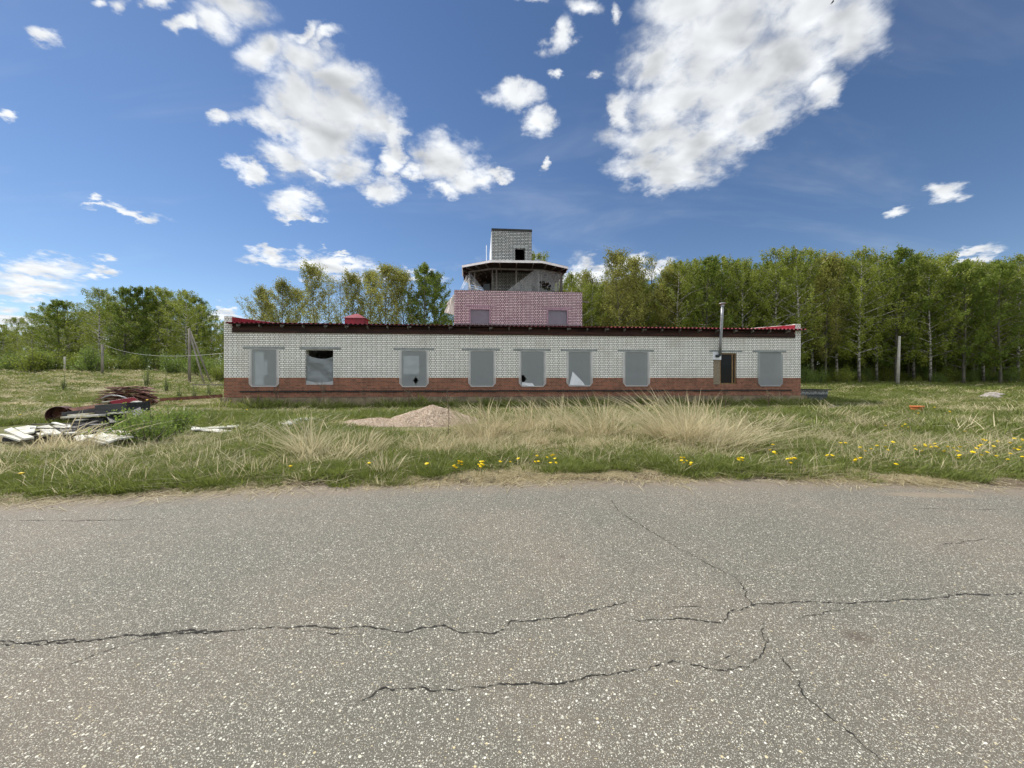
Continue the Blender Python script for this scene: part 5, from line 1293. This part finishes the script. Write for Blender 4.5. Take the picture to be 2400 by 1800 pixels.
# roof tile heap
def z3(pts): return [(220+x/6.506, 880+y/6.506) for x, y in pts]
Yt = 20.5; cen = Vector(((296-1200)/FPX*Yt, Yt, hz(-20.5, Yt))); q = MB(); r3 = random.Random(9)
for lay in range(13):
    z = .04+lay*.080; hw = 1.28*math.sqrt(max(.05, 1-(lay/14.5)**2)); x = -hw
    for yy in (-.3, 0.0, .3):
        x = -hw+r3.uniform(0, .1)
        while x < hw-.1:
            if r3.random() < .9:
                a = r3.uniform(-.14, .14) + (0.8*(x-0.55) if x > .6 else 0); l_ = r3.uniform(.16, .21)
                q.obox((x+.18, yy+r3.uniform(-.1, .1), z+r3.uniform(-.02, .02)), (l_*math.cos(a), 0, -l_*math.sin(a)), (0, .13, .01), (0, 0, .013))
            x += .36
o = q.build('roof_tile_heap', M['tile'], None, loc=cen); tag(o, 'rounded heap of old brown roof tiles beyond the left debris', 'tile heap')
# red corrugated sheet, hoop and pale blocks in front of it
ps = [at(u, v, 15.5) for u, v in z3([(240,400),(375,345),(490,425),(300,475)])]
q = MB(); c = ps[0]; N_ = 14
for i in range(N_):
    f0, f1 = i/N_, (i+1)/N_; h0, h1 = (.04 if i % 2 else 0), (.04 if (i+1) % 2 else 0)
    a, b = ps[0].lerp(ps[3], f0), ps[1].lerp(ps[2], f0); e, d = ps[0].lerp(ps[3], f1), ps[1].lerp(ps[2], f1); back = Vector((.1, .5, .0))
    q.add([a-c+Vector((0, 0, h0)), e-c+Vector((0, 0, h1)), d-c+back+Vector((0, 0, h1)), b-c+back+Vector((0, 0, h0))], [(0, 1, 2, 3)])
o = q.build('corrugated_sheet', M['red_metal'], None, loc=c); md = o.modifiers.new('s', 'SOLIDIFY'); md.thickness = .006; tag(o, 'crimson corrugated sheet lying in front of the tile heap', 'metal sheet')
q = MB(); c = at(*z3([(120,360)])[0], 16); q.tube([at(*z3([pp])[0], 16)-c for pp in [(120,360),(180,320),(270,302),(380,310),(470,335),(540,370)]], .025, 6); o = q.build('bent_pipe', M['tin'], None, loc=c, smooth=True); tag(o, 'grey pipe arched above the crimson corrugated sheet', 'pipe')
for i, (pts, lb) in enumerate([([(520,430),(590,390),(610,400),(560,440)], 'pale block just right of the crimson sheet'), ([(590,420),(625,395),(645,410),(610,440)], 'second pale block right of the crimson sheet'), ([(640,440),(700,430),(715,450),(660,460)], 'flat pale block furthest right of the crimson sheet'), ([(110,400),(230,385),(240,400),(120,412)], 'pale flat scrap left of the crimson sheet')]):
    P3 = [at(u, v, 15.6) for u, v in z3(pts)]; c = P3[0].copy(); q = MB(); q.add([p-c for p in P3]+[p-c+Vector((.02, .25, 0)) for p in P3], [(3, 2, 1, 0), (4, 5, 6, 7), (0, 1, 5, 4), (1, 2, 6, 5), (2, 3, 7, 6), (3, 0, 4, 7)]); o = q.build('rubble_block', M['white_board'], None, loc=c); tag(o, lb, 'rubble', 'pale blocks by the corrugated sheet')
# long dark beam lying left of the building
p, q_ = at(377, 937, 20.5), toworld(L(524, 928, 0.5)); mm = MB(); mm.bar(Vector((0, 0, 0)), q_-p-Vector((.1, 0, 0)), .12, .17); o = mm.build('rusty_beam', M['rust'], None, loc=p); tag(o, 'long low rusty beam running from the left corner of the building into the grass', 'beam')
p, q_ = at(450, 901.5, 27), at(523, 902, 27); mm = MB(); mm.bar(Vector((0, 0, 0)), q_-p, .07, .07); o = mm.build('pale_pole', M['pole_wood'], None, loc=p); tag(o, 'thin pale pole lying beyond the left corner of the building', 'pole')
# planks and sheet in front of the building
for pts, lb, z in [([(448,1003),(560,995),(560,999),(449,1007)], 'thin light batten lying in the grass right of the bush', .12), ([(450,1000),(500,1004),(566,1012),(560,1018),(490,1010),(452,1005)], 'grey weathered plank lying beside the light batten', .1)]:
    slab(pts, z, .03, 'plank', M['white_board'], lb, 'plank')
q = MB(); c = on_z(690, 985, .2); r3 = random.Random(5)
P2 = [(652,990),(665,983),(700,979),(745,977),(765,982),(735,988),(700,991),(675,996),(655,995)]
P3 = [on_z(u, v, .14)-c for u, v in P2]; n = len(P3); cc = sum(P3, Vector())/n+Vector((0, 0, .10))
q.add([p for p in P3]+[cc]+[p-Vector((0, 0, .12)) for p in P3], [(i, (i+1) % n, n) for i in range(n)]+[(i, n+1+i, n+1+(i+1) % n, (i+1) % n) for i in range(n)])
o = q.build('plaster_slab', M['white_board'], None, loc=c, smooth=True); tag(o, 'flat white slab lying in the grass left of the gravel heap', 'slab')
slab([(640,976),(700,972),(740,974),(700,979),(650,980)], .14, .03, 'plank', M['osb'], 'brown board lying behind the flat white slab', 'plank')
slab([(1495,966),(1545,965),(1552,970),(1500,972)], .16, .05, 'plaster_slab', M['white_board'], 'small white slab between the two groups of tall tussocks', 'slab')
slab([(1944,947),(1975,945),(1968,956),(1940,956)], .14, .05, 'leaning_board_or_shadow', M['black_wood'], 'dark slab standing in for the shadow at the right foot of the cellar entrance', 'board')  # black slab drawn where the cellar entrance casts its shadow
# orange pot
p = ground_hit(2149, 969)+Vector((0, 0, .07)); q = MB(); Rr = 11.0/FPX*p.y
q.tube([(0, 0, 0), (0, 0, .05), (0, 0, .13), (0, 0, .2), (0, 0, .205), (0, 0, .24)], [Rr*.80, Rr*.86, Rr*.93, Rr*.97, Rr*1.05, Rr*1.05], 24, cap=False)
o = q.build('clay_pot', M['terracotta'], None, loc=p, smooth=True); md = o.modifiers.new('s', 'SOLIDIFY'); md.thickness = .02; tag(o, 'orange clay pot standing in the grass on the right', 'pot')
# rubble far right
for i, (u, v, r, lb) in enumerate([(2320,934,.55,'grey rubble lump at the left of the far right scrap'), (2330,929,.5,'dark grey lump behind the pale slab on the far right')]):
    p = ground_hit(u, v); bm = bmesh.new(); bmesh.ops.create_icosphere(bm, subdivisions=3, radius=r)
    for w_ in bm.verts: w_.co *= .75+.5*float(fbm(w_.co.x+i, w_.co.y+w_.co.z*2, 2, 50)); w_.co.z = w_.co.z*.42+.06
    me = bpy.data.meshes.new('rubble_lump'); bm.to_mesh(me); bm.free(); me.materials.append(M['rubble']); o = link(bpy.data.objects.new('rubble_lump', me)); o.location = p; tag(o, lb, 'rubble')
slab([(2312,937),(2332,930),(2338,931),(2322,938)], hz(24, 19)+.12, .05, 'plaster_slab', M['white_board'], 'pale slab leaning among the rubble on the far right', 'slab')
# posts and wires
def pole(nm, a, b, r0, r1, m_, label, cat='pole', group=None):
    q = MB(); q.tube([Vector((0, 0, 0)), (b-a)*.5, b-a], [r0, (r0+r1)/2, r1], 10); o = q.build(nm, M[m_], None, loc=a, smooth=True); tag(o, label, cat, group); return o
def gp(u, Yd, dz_=-.2): x = (u-1200)/FPX*Yd; return Vector((x, Yd, hz(x, Yd)+dz_))
pA = at(240, 807, 42); pole('utility_post', gp(240, 42), pA, .125, .11, 'pole_wood', 'short grey utility post in front of the left wood')
p1 = at(444, 770, 38); pf = empty('braced_utility_pole', gp(444, 38), 0, 'grey utility pole with two slanting braces left of the building', 'utility pole')
def pp(a, b, r0, nm):
    q = MB(); q.tube([a-pf.location, (a+b)/2-pf.location, b-pf.location], [r0, r0*.93, r0*.85], 10); q.build(nm, M['pole_wood'], pf, True)
pp(gp(444, 38), p1, .125, 'pole'); pp(gp(480, 37.5), at(446, 786, 38), .08, 'brace'); pp(gp(496, 38.6), at(447, 779, 38), .08, 'brace')
pole('concrete_post', gp(2103.5, 40), at(2108, 788, 40), .15, .10, 'concrete_post', 'pale concrete post in front of the right wood')
pole('old_stake', gp(152, 44), at(152, 836, 44), .10, .09, 'concrete_post', 'small pale stake at the edge of the left wood')
def cable(a, b, sag, label):
    q = MB(); q.tube([(a.lerp(b, i/16)-Vector((0, 0, sag*4*(i/16)*(1-i/16)))-a) for i in range(17)], .010, 5); o = q.build('cable', M['wire'], None, loc=a); tag(o, label, 'cable')
cable(at(246, 809, 42), toworld(L(523, 828, 0.3)), .55, 'pale cable sagging from the short utility post to the building corner')
# leafy bushes at left
bl1 = make_bush(201, .75, .85, 2300, .026, 'bush_leaf', 34); bl2 = make_bush(202, .7, .8, 2000, .028, 'bush_leaf', 22)
for (u, v, me, s, lb) in [(345,1040,bl1,1.0,'bright leafy bush right of the debris pile'), (300,1030,bl2,1.0,'small leafy sapling in front of the dark debris pile'), (400,1020,bl2,1.0,'small leafy bush right of the bright leafy one')]:
    p = ground_hit(u, v); o = link(bpy.data.objects.new('leafy_bush', me)); o.location = p-Vector((0, 0, .05)); o.scale = (s, s, s); tag(o, lb, 'bush')
tall = make_bush(203, .5, 2.4, 1200, .03, 'bush_leaf', 12)
for i, (u, Yd, lb) in enumerate([(150,31,'thin young shrub in the left field'),(345,33,'thin yellow green sapling before the left wood'),(390,30,'slender sapling left of the braced pole'),(420,26,'yellow green weeds left of the building'),(455,25,'yellow green weeds close to the left corner'),(490,26,'taller green weeds behind the left corner')]):
    x = (u-1200)/FPX*Yd; shrub(x, Yd, [.6, .95, .7, .45, .45, .55][i], tall, lb, None, 'sapling', cat='sapling')
# bird
q = MB(); c = at(1951, 5, 40)
q.tube([(-.16, 0, -.14), (-.05, 0, -.05), (.05, 0, .05), (.12, 0, .12), (.17, 0, .16)], [.01, .05, .07, .045, .01], 8)
q.add([(-.02, -.03, .0), (.07, -.03, .08), (-.12, -.30, .14), (.02, .03, .0), (.09, .03, .06), (.16, .30, -.02)], [(0, 1, 2), (3, 5, 4)])
q.add([(-.16, 0, -.14), (-.24, .05, -.18), (-.20, -.06, -.24)], [(0, 1, 2)])
o = q.build('bird', M['bird'], None, loc=c); md = o.modifiers.new('s', 'SOLIDIFY'); md.thickness = .012; tag(o, 'small dark bird flying high against the big cloud', 'bird')
